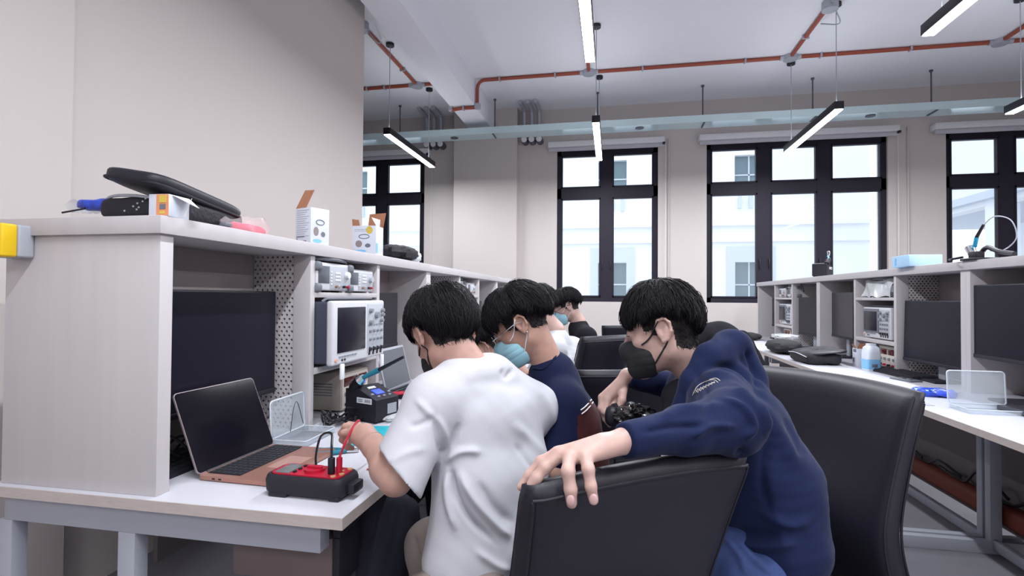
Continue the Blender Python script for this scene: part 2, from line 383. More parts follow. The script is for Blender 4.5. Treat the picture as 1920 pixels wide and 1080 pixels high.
# ------------------------------------------------------------------ benches
def side_panel(y0, y1, x0, x1, z0, z1): return B().box((x0, y0, z0), (x1, y1, z1), .002)
def hutch(s, xf, y0, z0, label, endpanel=True):
    """s=+1: openings face +x ; local x runs from front (0) to back (-.48)*s"""
    t = thing('shelf_unit', label, 'shelf unit', (xf, y0, z0), group='laminate bench-top shelf units')
    zt = 1.447-z0; X = lambda v: -s*v
    def bx(n, a, c, m, bev=.0015):
        lo = (min(X(a[0]), X(c[0])), a[1], a[2]); hi = (max(X(a[0]), X(c[0])), c[1], c[2])
        return B().box(lo, hi, bev).obj(n, t, m)
    bx('top_board', (-.012, -.012 if y0 < 2 else 0, zt-.045), (.49, 1.93, zt), LAM)
    bx('side_panel', (0, 0, 0), (.48, .04, zt-.045), LAM); bx('side_panel', (0, 1.895, 0), (.48, 1.93, zt-.045), LAM)
    bx('back_panel', (.24, .04, 0), (.252, 1.895, zt-.045), BACKP)
    # perforated divider (real holes) then the plain divider
    g = B(); nx, nz = 8, 42; cw = .168/nx; chh = (zt-.045)/nz
    for i in range(nx):
        for j in range(nz):
            cx = X(.07+cw*(i+.5)); cz = chh*(j+.5); off = .25*cw if j % 2 else -.25*cw; rr = .0050
            q = [(cx-cw/2, cz-chh/2), (cx, cz-chh/2), (cx+cw/2, cz-chh/2), (cx+cw/2, cz), (cx+cw/2, cz+chh/2), (cx, cz+chh/2), (cx-cw/2, cz+chh/2), (cx-cw/2, cz)]
            ang = [-.75, -.5, -.25, 0, .25, .5, .75, 1]
            h = [(cx+off+rr*math.cos(a*PI), cz+rr*math.sin(a*PI)) for a in ang]
            vs = [(x, .660, z) for x, z in q]+[(x, .660, z) for x, z in h]+[(x, .668, z) for x, z in h]
            g.add(vs, [(k, (k+1) % 8, 8+(k+1) % 8, 8+k) for k in range(8)]+[(8+k, 8+(k+1) % 8, 16+(k+1) % 8, 16+k) for k in range(8)])
    g.obj('perforated_panel', t, LAM, smooth=False, recalc=False)
    bx('hole_shade_backing', (.065, .668, 0), (.24, .690, zt-.045), mat('painted_hole_shade', lin=(.03, .027, .03), rough=.8))  # dark sheet behind the holes, their shade put into its colour
    bx('divider', (0, .660, 0), (.07, .690, zt-.045), LAM); bx('divider', (0, 1.22, 0), (.24, 1.25, zt-.045), LAM)
    bx('shelf_board', (0, .69, 1.243-z0), (.24, 1.22, 1.263-z0), LAM); bx('shelf_board', (0, .69, .952-z0), (.24, 1.22, .976-z0), LAM)
    return t
def bench(s, xf, y0, zt, over, label):
    t = thing('lab_bench', label, 'workbench', (xf, y0, 0), group='lab benches')
    X = lambda v: -s*v
    def bx(n, a, c, m, bev=.0015):
        lo = (min(X(a[0]), X(c[0])), a[1], a[2]); hi = (max(X(a[0]), X(c[0])), c[1], c[2])
        return B().box(lo, hi, bev).obj(n, t, m)
    yn = -.018 if y0 < 2 else .001
    bx('worktop', (-over, yn, zt-.027), (.50, 1.929, zt), LAMTOP)
    if y0 < 2: bx('edge_band', (-over, -.021, zt-.027), (.50, -.018, zt-.0005), EDGE, 0)
    bx('edge_band', (-over-.002, yn-.003 if y0 < 2 else yn, zt-.027), (-over, 1.93, zt-.0005), EDGE, 0)
    for y in (.01, 1.88):
        bx('frame_beam', (-over+.07, y, zt-.10), (.48, y+.04, zt-.027), STEEL)
        bx('leg', (.07, y, .06), (.12, y+.04, zt-.1), STEEL); bx('leg', (.455, y, .06), (.5, y+.04, zt-.1), STEEL)
        bx('foot_bar', (-over+.05, y, .0), (.5, y+.04, .06), STEEL)
    bx('rail', (.08, .05, .02), (.11, 1.88, .07), STEEL)
    bx('rail', (.44, .05, zt-.09), (.47, 1.88, zt-.04), STEEL)
    return t
XF, XG, ZD, ZR, OV = -1.105, 1.765, .75, .785, .51
nmL = ['nearest on the left row, yellow box on its end', 'second along the left row, behind the seated people', 'farthest on the left row, by the back wall']
nmR = ['nearest on the right row, cut off by the right edge', 'middle of the right row', 'farthest on the right row, near the wide window']
for k in range(3):
    y = 1.108+1.93*k
    hutch(1, XF, y, ZD, 'pale laminate cubby shelf unit, '+nmL[k])
    bench(1, XF, y, ZD, OV, 'white-topped steel lab bench, '+['with the open laptop, at lower left', 'second along the left row, behind the people', 'last of the left row at the back'][k])
    hutch(-1, XG, y, ZR, 'pale laminate cubby shelf unit, '+nmR[k])
    bench(-1, XG, y, ZR, .46, 'white-topped steel lab bench, '+['cut off by the right edge, clear case on it', 'middle of the right row with the blue packet and milk-white bottle', 'farthest on the right row with two black bags'][k])
# drawer under the near bench
t = thing('under_desk_drawer', 'brown-sided drawer with black front hung under the near bench', 'drawer', (-.66, 1.2, .53))
B().box((-.30, 0, 0), (-.02, .78, .115), .003).obj('drawer_box', t, WOODD)
B().box((-.02, -.002, -.002), (0, .78, .118), .002).box((-.02, .0, .118), (0, .78, .19), .002).obj('drawer_front', t, BLACKM)
B().box((0, .25, .09), (.006, .42, .1), .002).obj('handle', t, STEEL)
# orange hose and dark shelf below right bench
tag(B().box((1.895, 1.2, .13), (1.985, 6.8, .23), .03).obj('orange_trunking', m=mat('dull_orange_trunk', lin=(.16, .03, .014), rough=.7)), 'dull orange trunking running low under the right bench', 'trunking')
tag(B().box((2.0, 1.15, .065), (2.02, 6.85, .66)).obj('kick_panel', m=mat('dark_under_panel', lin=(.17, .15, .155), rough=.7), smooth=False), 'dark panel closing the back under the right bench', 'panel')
g = B(); rnd = random.Random(4)
for k in range(9):
    y = 2.0+k*.35; g.tube(bez([(1.93+rnd.uniform(-.03, .03), y, .25), (1.9, y+.12, .25+rnd.uniform(.03, .12)), (1.93, y+.3, .24), (1.92, y+.5, .26)], 5), .008, 6)
tag(g.obj('cable_tangle', m=CABLE), 'black cables lying on the orange trunk under the right bench', 'cables')
# strip under left bench
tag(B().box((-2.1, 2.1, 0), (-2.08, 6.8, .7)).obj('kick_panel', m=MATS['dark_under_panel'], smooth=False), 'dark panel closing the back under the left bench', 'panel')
t = thing('hanging_cable', 'red cable with black plug hanging beneath the near bench', 'cable', (-1.2, 1.62, .45))
B().tube([(0, 0, -.43), (.003, 0, -.2), (0, 0, .0)], .014, 10).obj('red_sleeve', t, mat('dark_red_sleeve', lin=(.25, .012, .012), rough=.5))
B().tube([(0, 0, .0), (0, 0, .03)], .008, 8).obj('plug', t, CHROME)
B().tube(bez([(0, 0, .03), (-.03, .02, .14), (.06, .1, .2), (.12, .1, .25)], 6), .008, 8).obj('lead', t, CABLE)
# emergency stop
t = thing('emergency_stop_box', 'yellow-fronted grey box fixed on the end of the near shelf unit', 'stop box', (-1.53, 1.108, 1.385))
B().box((-.045, -.04, -.042), (.04, 0, .042), .006).obj('base_box', t, GREYBOX)
B().box((-.045, -.078, -.042), (.04, -.04, .042), .006).obj('cover', t, YELLOW)
B().cyl((0, -.078, 0), (0, -.10, 0), .02, 20).obj('button', t, RED)
# ------------------------------------------------------------------ instruments (local: front face looks to -y)
R90 = PI/2
def knob(p, t, r, l=.012, m=None, n=16): return B().cyl(p, (p[0], p[1]-l, p[2]), r, n, r*.85).obj('knob', t, m or KNOB)
def generator(label, loc, rz, w=.215, h=.10, d=.16, bumper=True, group=None):
    t = thing('signal_generator', label, 'test instrument', loc, rz, group)
    B().box((-w/2, 0, .008), (w/2, d, h), .006).obj('case', t, DEVW)
    B().box((-w/2+.012, -.002, .036), (-w/2+.012+w*.30, .001, h-.014), .002).obj('screen', t, LCD)
    B().box((-w/2+w*.36, -.0015, .014), (w/2-.008, .001, h-.012), .002).obj('control_panel', t, PANEL)
    b = B()
    for j in range(5): b.box((-w/2+w*.38, -.004, .03+j*.012), (-w/2+w*.38+.008, -.001, .037+j*.012), .001)
    for j in range(3):
        for i in range(3): b.box((-w/2+w*.52+i*.013, -.004, .046+j*.014), (-w/2+w*.52+.010+i*.013, -.001, .055+j*.014), .001)
    b.obj('buttons', t, WHITE)
    knob((w*.36, 0, h*.62), t, .016, .014, WHITE if bumper else PANEL)
    for i, m in enumerate((BROWNI, CHROME, BLACKP, RED)):
        B().cyl((w*.02+i*w*.115, 0, .024), (w*.02+i*w*.115, -.012, .024), .0055, 12).obj('socket', t, m)
    for sx in (-1, 1): B().box((sx*w*.36-.012, .01, 0), (sx*w*.36+.012, .03, .008), .002).box((sx*w*.36-.012, d-.03, 0), (sx*w*.36+.012, d-.01, .008), .002).obj('foot', t, WHITE)
    if bumper:
        for sx in (-1, 1):
            for z in (.018, h-.016):
                B().cb((sx*(w/2-.008), .012, z), (.04, .05, .036), .012).obj('rubber_corner', t, DEVG)
        a = [(-w/2-.006, .05, h*.5), (-w/2-.006, .03, h+.006), (-w*.2, .0, h+.014), (w*.2, .0, h+.014), (w/2+.006, .03, h+.006), (w/2+.006, .05, h*.5)]
        B().tube(bez(a, 8), .008, 10).obj('handle', t, DEVG)
    return t
def scope(label, loc, rz, w=.36, h=.235, d=.16, legs=True, dark=False, group=None):
    t = thing('oscilloscope', label, 'oscilloscope', loc, rz, group)
    b = B(); b.box((-w/2, .022, .012), (w/2, d, h), .01); b.obj('case', t, mat('dark_blue_grey_case', lin=(.045, .05, .08), rough=.5) if not dark else DEVW)
    q = B()   # bezel: bevelled front
    q.box((-w/2-.004, 0, .006), (w/2+.004, .03, h+.004), .010); q.obj('front_bezel', t, DEVW)
    sw = w*.56
    B().box((-w/2+.028, -.004, .052), (-w/2+.028+sw-.02, .002, h-.022), .003).obj('screen', t, SCREEN)
    if dark: B().box((-w/2+.008, -.006, .045), (-w/2+.02+sw, -.0005, h-.006), .003).obj('screen_surround', t, DEVG); B().box((-w/2+.028, -.009, .058), (-w/2+.028+sw-.03, -.005, h-.024), .002).obj('screen_glass', t, SCREEN)
    x0 = -w/2+.028+sw
    B().box((x0, -.002, .03), (w/2-.008, .001, h-.012), .002).obj('control_panel', t, PANEL)
    cw = (w/2-.012-x0)
    for fx, fz, r in ((.12, .80, .011), (.5, .72, .016), (.86, .80, .009), (.12, .60, .011), (.82, .62, .009), (.88, .72, .008)):
        knob((x0+cw*fx+.004, -.002, h*fz+.01), t, r, .014)
    for j, z in enumerate((.44, .30)):
        for i in range(4): knob((x0+cw*(.14+.24*i), -.002, h*z+.012), t, .007, .010)
    for i in range(4): B().cyl((x0+cw*(.14+.24*i), 0, .044), (x0+cw*(.14+.24*i), -.012, .044), .0075, 14).cb((x0+cw*(.14+.24*i), -.001, .036), (.015, .002, .034)).obj('channel_socket', t, mat('dark_socket', lin=(.05, .05, .06), rough=.3, metal=.5))
    b = B()
    for i in range(6): b.box((x0+.004+i*cw/6, -.004, h*.50+.02), (x0+.004+i*cw/6+cw/9, -.001, h*.50+.026))
    for i in range(7): b.box((-w/2+.04+i*.021, -.004, .034), (-w/2+.052+i*.021, 0, .040))
    b.box((w/2-.014, -.003, h-.02), (w/2-.008, 0, h-.03)); b.box((w/2-.014, -.003, h-.036), (w/2-.008, 0, h-.044))
    b.obj('buttons', t, KNOB)
    B().cyl((-w/2+.016, 0, .026), (-w/2+.016, -.006, .026), .007, 14).obj('power_button', t, mat('pink_lit_button', lin=(.65, .36, .28), rough=.4))
    b = B()
    for i in range(2): b.box((-w/2+.06+i*.02, -.002, .02), (-w/2+.071+i*.02, .001, .027))
    b.obj('usb_port', t, BLACKP)
    for sx in (-1, 1):
        if legs: B().box((-.013, -.006, -.048), (.013, .004, .012), .004).obj('tilt_leg', t, WHITE).location = (sx*w*.40, -.012, .0)
        B().box((sx*w*.36-.012, d-.04, 0), (sx*w*.36+.012, d-.02, .014), .002).box((sx*w*.36-.012, .03, 0), (sx*w*.36+.012, .05, .014), .002).obj('foot', t, DEVG)
    hb = [(-w/2+.02, .06, h), (-w/2+.03, .05, h+.012), (w/2-.03, .05, h+.012), (w/2-.02, .06, h)]
    B().tube(hb, .006, 8).obj('carry_handle', t, DEVG)
    return t
def supply(label, loc, rz, w=.235, h=.15, d=.2, group=None):
    t = thing('power_supply', label, 'power supply', loc, rz, group)
    B().box((-w/2, 0, .008), (w/2, d, h), .004).obj('case', t, DEVB)
    B().box((-w/2+.008, -.003, .016), (w/2-.008, 0, h-.008), .003).obj('front_panel', t, mat('cream_front', lin=(.66, .60, .54), rough=.5))
    B().box((-w/2+.02, -.005, h-.058), (w/2-.11, -.002, h-.020), .001).obj('display', t, REDL)
    B().box((w/2-.10, -.005, h-.058), (w/2-.02, -.002, h-.020), .001).obj('display', t, REDL)
    for i in range(4): knob((-w/2+.035+i*.055, -.003, h*.45), t, .0095, .012)
    for i, m in enumerate((BLACKP, RED, BLACKP, RED)): B().cyl((-w/2+.035+i*.055, -.003, .03), (-w/2+.035+i*.055, -.02, .03), .007, 12).obj('terminal', t, m)
    for sx in (-1, 1): B().cyl((sx*w*.38, .02, 0), (sx*w*.38, .02, .009), .009, 12).cyl((sx*w*.38, d-.02, 0), (sx*w*.38, d-.02, .009), .009, 12).obj('foot', t, BLACKP)
    v = B()
    for j in range(5): v.box((-w/2-.0008, .04, .07+j*.012), (-w/2+.001, .13, .075+j*.012))
    v.obj('vent', t, DEVG)
    return t
def monitor(label, loc, rz, w=.53, h=.335, z0=.125, tilt=0, group='black desk monitors'):
    t = thing('computer_monitor', label, 'monitor', loc, rz, group)
    T = Matrix.Rotation(tilt, 4, 'X')
    b = B(); b.M = Matrix.Translation((0, 0, z0+h/2)) @ T
    b.box((-w/2, 0, -h/2), (w/2, .02, h/2), .004).box((-w*.35, .018, -h*.35), (w*.35, .045, h*.3), .012); b.obj('housing', t, BLACKP)
    b = B(); b.M = Matrix.Translation((0, 0, z0+h/2)) @ T
    b.box((-w/2+.006, -.001, -h/2+.020), (w/2-.006, .002, h/2-.006)); b.obj('screen', t, SCREEN, smooth=False)
    b = B(); b.M = Matrix.Translation((0, 0, z0+h/2)) @ T
    b.box((-w/2, -.003, -h/2), (w/2, .001, -h/2+.018), .002); b.obj('lower_bezel', t, BLACKM)
    B().box((-.03, .04, .01), (.03, .055, z0+h*.5), .004).obj('stand_neck', t, STEEL)
    B().box((-.11, -.06, 0), (.11, .1, .012), .004).obj('stand_base', t, BLACKM)
    return t
def keyboard(label, loc, rz):
    t = thing('keyboard', label, 'keyboard', loc, rz, 'black keyboards')
    B().prism([(-.07, 0), (.07, 0), (.07, .024), (-.07, .012)], -.22, .22, 0).obj('base', t, BLACKM)
    b = B()
    for r in range(5):
        for c in range(21):
            b.cb((-.205+c*.0205, -.052+r*.026, .0175+(-.052+r*.026)*.086+.003), (.017, .021, .006), 0)
    b.obj('keys', t, DKEY)
    return t
def station(label, loc, rz, parked=True, lead='loop'):
    t = thing('soldering_station', label, 'soldering station', loc, rz)
    # wedge body; front slopes back, front to -y
    w = .125
    prof = [(-.085, .008), (.085, .008), (.085, .125), (.03, .135), (-.085, .092)]
    b = B(); b.prism(prof, -w/2, w/2, 0); o = b.obj('body', t, BLACKM)
    B().box((-w/2+.004, -.075, 0), (-w/2+.02, .075, .01), .003).box((w/2-.02, -.075, 0), (w/2-.004, .075, .01), .003).obj('feet', t, BLACKP)
    R = Matrix.Rotation(math.atan2(.043, .115), 3, 'X')
    c = Vector((0, -.0275, .1155))
    def top(n, dx, dy, sx, sy, m, hh=.004): return B().cb(c+R @ Vector((dx, dy, 0)), (sx, sy, hh), .001, R).obj(n, t, m)
    top('lcd', 0, -.005, .045, .035, mat('blue_backlit_lcd', lin=(.03, .06, .6), emit=(.05, .1, .9), es=.6))
    top('label_strip', -.002, .032, .04, .014, WHITE)
    for dx in (-.045, .045): top('button', dx, -.02, .012, .010, KNOB, .008)
    for dx in (-.03, 0, .03): top('button', dx, -.042, .012, .008, KNOB, .008)
    # white asset label on the left side and front
    B().box((-w/2-.0012, -.062, .074), (-w/2, .020, .096)).obj('side_label', t, WHITE, smooth=False)
    k = B()
    for i in range(8): k.box((-w/2-.0018, -.055+i*.004, .079), (-w/2-.001, -.053+i*.004, .091))
    k.box((-w/2-.0018, -.012, .080), (-w/2-.001, .012, .083)).box((-w/2-.0018, -.012, .087), (-w/2-.001, .014, .090)); k.obj('label_print', t, INK, smooth=False)
    B().box((.0, -.0862, .03), (.05, -.085, .07)).obj('front_label', t, GREYBOX, smooth=False)
    # iron holder cone + iron
    B().cyl((-.05, .055, .125), (-.055, .012, .162), .020, 16, .024).obj('holder_cone', t, BLACKP)
    B().cyl((-.055, .012, .162), (-.052, -.006, .176), .024, 16, .014).obj('metal_collar', t, CHROME)
    B().cyl((-.052, -.006, .176), (-.030, -.065, .207), .0085, 12, .012).obj('iron_handle', t, BLUEC)
    B().cyl((-.030, -.065, .207), (.005, -.165, .262), .008, 12, .006).obj('iron_grip', t, BLACKP)
    return t
# left row, near narrow cubby: y 1.795..2.32  (front of device faces +x -> rz=+90deg)
def L(dx, y, z): return (XF-dx, y, z)
generator('grey-bumpered signal generator on the top shelf of the near left cubby', L(.0, 1.94, 1.263), R90, .265, .118, group='signal generators')
generator('slim white meter beside the bumpered generator in the near left cubby', L(.012, 2.195, 1.263), R90, .23, .105, bumper=False)
scope('large off-white oscilloscope with dark screen in the near left cubby', L(-.075, 2.025, .977), R90, .44, .25, .2)
supply('beige power supply with red display below the large oscilloscope', L(.03, 2.18, .75), R90, .25, .165)
# left row, second and third units
g2 = generator('small bumpered signal generator in the second left cubby behind the white-shirted person', L(.045, 3.86, 1.263), R90, .24, .11, group='signal generators')
generator('slim white meter in the second left cubby behind heads', L(.02, 4.10, 1.263), R90, .21, .098, bumper=False)
sc2 = scope('off-white oscilloscope in the second left cubby, mostly behind heads', L(.0, 3.98, .976), R90, .40, .22, .2, legs=False, group='oscilloscopes on the left row')
dup(g2, 'bumpered signal generator in the farthest left cubby', L(.045, 5.80, 1.263)); dup(sc2, 'off-white oscilloscope in the farthest left cubby', L(.0, 5.92, .976))
# right row: front faces -x -> rz=-90
def Rr(dx, y, z): return (XG+dx, y, z)
gr = generator('signal generator under clear plastic wrap on the top shelf of the middle right cubby', Rr(.05, 4.02, 1.263), -R90, .34, .115, .17, group='signal generators on the right row')
b = B(); rnd = random.Random(7)
b.grid(lambda u, v: ((-.2+.4*u), -.03+.012*math.sin(9*u+5*v)+.05*v, .006+.12*math.sin(v*1.5)+.006*math.sin(17*u)), 24, 12)
o = b.obj('plastic_wrap', m=PBAGW, smooth=True); o.location = Rr(.04, 4.0, 1.263); o.rotation_euler = (0, 0, -R90); tag(o, 'crumpled clear plastic wrap over the generator in the middle right cubby', 'plastic wrap')
scr = scope('silver oscilloscope with dark surround in the middle right cubby', Rr(.02, 4.0, .976), -R90, .37, .215, .2, legs=False, dark=True, group='oscilloscopes on the right row')
sup = supply('beige power supply with red display in the middle right cubby', Rr(.04, 3.895, ZR), -R90, .22, .155)
g3 = dup(gr, 'bumpered signal generator in the farthest right cubby', Rr(.05, 5.80, 1.263)); generator('slim white meter in the farthest right cubby', Rr(.03, 6.05, 1.263), -R90, .2, .098, bumper=False)
dup(scr, 'off-white oscilloscope in the farthest right cubby', Rr(.02, 5.93, .976)); dup(sup, 'beige power supply in the farthest right cubby', Rr(.04, 5.92, ZR))
dup(scr, 'oscilloscope in the nearest right cubby beyond the frame edge', Rr(.02, 2.07, .976))
# monitors
monitor('black monitor in the nearest left bay behind the open laptop', (XF-.115, 1.47, ZD), R90, .52, .37, .145)
monitor('black monitor in the left bay just past the large oscilloscope', (XF-.10, 2.60, ZD), R90, .42, .30, .22)
monitor('dark monitor in the second left unit behind the heads', (XF-.12, 3.42, ZD), R90, .5, .33, .14)
monitor('dark monitor seen past the heads in the left row', (XF-.12, 4.62, ZD), R90, .46, .32, .14)
monitor('large black monitor at the right edge, nearest on the right row', (XG+.012, 2.70, ZR), -R90, .60, .36, .18)
monitor('large black monitor in front of the perforated panel, middle right row', (XG+.04, 3.385, ZR), -R90+.04, .57, .37, .09, -.03)
monitor('dark monitor in the bay left of the wrapped generator, right row', (XG+.05, 4.62, ZR), -R90-.08, .50, .37, .15)
monitor('narrow-looking dark monitor in the far right unit beside the perforated panel', (XG+.06, 5.33, ZR), -R90+.12, .46, .36, .12)
monitor('small dark monitor in the farthest bay of the right row', (XG+.12, 6.50, ZR), -R90, .46, .33, .14)
# grey second screen in left bay 3
t = thing('grey_laptop', 'grey open laptop standing under the second left monitor', 'laptop', (XF+.0, 2.66, ZD), R90)
b = B(); b.M = Matrix.Translation((0, .02, .01)) @ Matrix.Rotation(-.25, 4, 'X'); b.box((-.17, 0, 0), (.17, .008, .22), .003); b.obj('lid', t, STEEL)
b = B(); b.M = Matrix.Translation((0, .02, .01)) @ Matrix.Rotation(-.25, 4, 'X'); b.box((-.158, -.001, .012), (.158, .0, .208)); b.obj('screen', t, LCD, smooth=False)
B().box((-.17, -.22, 0), (.17, .01, .014), .004).obj('base', t, BLACKM)
keyboard('black keyboard under the near left monitor behind the laptop', (-1.245, 1.40, ZD), R90)
keyboard('black keyboard on the right bench under the large black monitor', (XG-.02, 3.62, ZR), -R90+.1)
keyboard('dark keyboard beside the soldering station on the left bench', (-1.02, 2.62, ZD), R90-.1)
for y, nm in ((2.55, 'one'), (2.50, 'two')):
    pass
t = thing('red_pliers', 'red-handled pliers lying on the dark keyboard past the soldering station', 'pliers', (-.98, 2.42, ZD+.03), .7)
B().tube(bez([(-.09, .012, 0), (-.05, .018, 0), (0, .004, 0)], 5), .006, 8).obj('grip', t, RED); B().tube(bez([(-.09, -.012, 0), (-.05, -.018, 0), (0, -.004, 0)], 5), .006, 8).obj('grip', t, RED)
B().box((0, -.008, -.004), (.045, .008, .004), .003).obj('jaws', t, CHROME)
station('black soldering station with blue display on the left bench', (-.96, 1.99, ZD), R90-.35)
st2 = station('small black soldering station on top of the right shelf unit', (1.84, 5.08, 1.447), -R90-2.2)
st2.scale = (.95, .95, .9)
B_ = B().tube(bez([(.005, -.165, .262), (.0, -.22, .26), (.03, -.26, .15), (.02, -.15, .03)], 8), .004, 6).obj('iron_lead', st2, WHITE)
# upside iron stand on top of right shelf, far right
t = thing('soldering_iron_stand', 'black soldering iron stand with blue-collared iron on the right shelf top', 'soldering stand', (1.80, 2.98, 1.447), 0)
B().box((-.06, -.05, 0), (.05, .06, .012), .004).box((-.04, -.03, .01), (.0, .03, .045), .006).obj('base', t, BLACKP)
B().tube(bez([(.0, .02, .02), (.0, -.04, .06), (.0, -.12, .035), (.0, -.22, .015)], 6), .011, 8).obj('arm', t, BLACKP)
B().cyl((-.02, .03, .035), (-.02, .05, .07), .018, 14, .022).obj('holder', t, CHROME)
B().cyl((-.02, .012, .07), (-.03, -.02, .115), .009, 12).obj('iron_handle', t, mat('cyan_grip', lin=(.02, .35, .6), rough=.4))
B().cyl((-.03, -.02, .115), (-.03, -.07, .17), .008, 12, .006).obj('iron_body', t, BLACKP)
B().tube(bez([(-.03, -.07, .17), (-.02, -.13, .20), (0, -.20, .17), (.02, -.2, .09), (.02, -.12, .04), (.02, -.03, .045)], 8), .0028, 6).obj('lead', t, GALV)
B().tube(bez([(-.05, .05, .02), (-.08, .1, .012), (-.1, .05, .006)], 5), .006, 6).obj('short_lead', t, BLACKP)
# blue film box on right shelf top
t = thing('parts_box', 'translucent pale blue box on the right shelf top', 'box', (1.81, 3.55, 1.447), .05)
B().box((-.09, -.08, 0), (.09, .10, .07), .004).obj('box_body', t, PBAGB)
B().box((-.075, -.072, .004), (.075, .03, .062), .004).obj('inner_carton', t, mat('ice_blue_card', lin=(.55, .75, .9), rough=.6))
B().box((-.092, .05, .012), (-.089, .062, .055)).obj('blue_print', t, SKYB, smooth=False)
# far right items on shelf-top edge
t = thing('tape_roll_bag', 'small clear bag with green bits near the right edge of the shelf top', 'bag', (1.80, 2.55, 1.447), 0)
B().grid(lambda u, v: (.08*math.sin(PI*v)*math.cos(2*PI*u), .07*math.sin(PI*v)*math.sin(2*PI*u), .035-.035*math.cos(PI*v)+.004*math.sin(20*u)), 20, 10, True).obj('bag', t, PBAGB, smooth=True)

# ------------------------------------------------------------------ things on the left bench
# laptop: hinge line runs roughly along +y ; screen leans back (to -x); keyboard toward +x
lp = thing('laptop', 'open rose gold laptop with dark glossy screen on the near left bench', 'laptop', (-1.092, 1.385, ZD), R90-.03)
def rrect(w, h, r, n=5, cx=0, cy=0):
    o = []
    for sx, sy, a0 in ((1, 1, 0), (-1, 1, .5), (-1, -1, 1), (1, -1, 1.5)):
        for k in range(n+1): a = (a0+.5*k/n)*PI; o.append((cx+sx*(w/2-r)+r*math.cos(a), cy+sy*(h/2-r)+r*math.sin(a)))
    return o
lw, ld2 = .31, .23
B().prism(rrect(lw, ld2, .012, 5, 0, -ld2/2), .003, .014).obj('base', lp, ROSE)
B().box((-lw/2+.022, -.115, .0142), (lw/2-.022, -.012, .0148)).obj('key_well', lp, BLACKM, smooth=False)
k = B()
for r_ in range(6):
    for c_ in range(14): k.cb((-lw/2+.034+c_*.0198, -.022-r_*.0168, .0158), (.0165, .0138, .0016), .0006)
k.obj('keys', lp, DKEY)
B().box((-.055, -.21, .0141), (.055, -.135, .0145)).obj('trackpad', lp, mat('rose_trackpad', lin=(.55, .30, .25), rough=.3, metal=.4), smooth=False)
B().box((-lw/2-.0004, -.075, .006), (-lw/2+.001, -.066, .010)).box((-lw/2-.0004, -.055, .006), (-lw/2+.001, -.046, .010)).obj('usb_port', lp, BLACKP, smooth=False)
T = Matrix.Translation((0, .002, .013)) @ Matrix.Rotation(math.radians(-22), 4, 'X')
b = B(); b.M = T; b.prism([(x, y) for x, y in rrect(lw, ld2, .012, 5, 0, ld2/2)], -.004, .001, 1); b.obj('lid', lp, mat('grey_rose_aluminium', lin=(.33, .27, .28), rough=.35, metal=.5))
b = B(); b.M = T; b.prism([(x, y) for x, y in rrect(lw-.004, ld2-.004, .011, 5, 0, ld2/2)], -.0048, -.004, 1); b.obj('screen', lp, mat('glossy_black_glass', lin=(.006, .005, .009), rough=.10, spec=.22), smooth=False)
b = B(); b.cyl((-lw/2+.03, 0, .012), (lw/2-.03, 0, .012), .006, 12); b.obj('hinge', lp, BLACKP)
# multimeter, long axis along x
mm = thing('multimeter', 'red and black handheld multimeter lying at the near bench corner', 'multimeter', (-.745, 1.213, ZD), -.03); mm.scale = (1.17, 1.12, 1.17)
mw, mdp, mh = .185, .088, .045
def shell(z, k): return [(x*k[0], y*k[1]) for x, y in rrect(mw, mdp, .02, 5)]
b = B(); secs = [(.006, (.94, .9)), (.012, (1, .98)), (.034, (1.02, 1.0)), (.043, (.99, .96)), (.046, (.96, .9))]
n = len(rrect(mw, mdp, .02, 5)); vs = []; fs = []
for z, kk in secs: vs += [(x, y, z) for x, y in shell(z, kk)]
for j in range(len(secs)-1): fs += [(j*n+i, j*n+(i+1) % n, (j+1)*n+(i+1) % n, (j+1)*n+i) for i in range(n)]
fs += [list(range(n))[::-1], [(len(secs)-1)*n+i for i in range(n)]]
b.add(vs, fs).obj('body', mm, BLACKM)
B().prism(rrect(mw-.022, mdp-.018, .014), .045, .0485).obj('red_face', mm, RED)
B().cb((-.055, -.002, .049), (.034, .058, .003), .001).obj('display', mm, mat('lcd_green_grey', lin=(.14, .15, .15), rough=.25))
B().cyl((.005, 0, .048), (.005, 0, .054), .022, 28).obj('dial', mm, RED); B().cb((.005, 0, .056), (.036, .006, .005), .001).obj('dial_pointer', mm, RED)
for i in range(3): B().cb((-.030, -.02+i*.02, .050), (.006, .009, .004), .001).obj('button', mm, BLACKP)
for i in range(4): B().cyl((.065+(i % 2)*.010, -.028+i*.018, .048), (.065+(i % 2)*.010, -.028+i*.018, .0505), .006, 14).obj('jack', mm, mat('gold_jack', lin=(.5, .3, .15), rough=.4))
for q_ in (((-.08, -.043, 0), (-.035, -.012, .012)), ((.06, -.04, 0), (.085, .04, .012)), ((-.08, .012, 0), (-.035, .042, .012))): B().box(q_[0], q_[1], .004).obj('foot', mm, BLACKP)
B().box((mw/2-.002, -.022, .012), (mw/2+.018, .022, .034), .004).obj('stand_clip', mm, BLACKP)
B().cb((.052, -.012, .066), (.013, .012, .036), .003).obj('black_plug', mm, BLACKP)
B().cyl((.066, -.004, .048), (.066, -.004, .082), .0065, 12).obj('red_plug', mm, RED)
B().tube(bez([(.052, -.012, .084), (.045, .0, .105), (.02, .04, .12), (-.03, .08, .10), (-.055, .10, .045), (-.05, .10, .005)], 8), .0028, 7).obj('black_test_lead', mm, CABLE)
B().tube(bez([(.066, -.004, .082), (.072, .02, .12), (.06, .09, .14), (.045, .14, .10), (.035, .19, .07)], 8), .0026, 7).obj('red_test_lead', mm, RED)
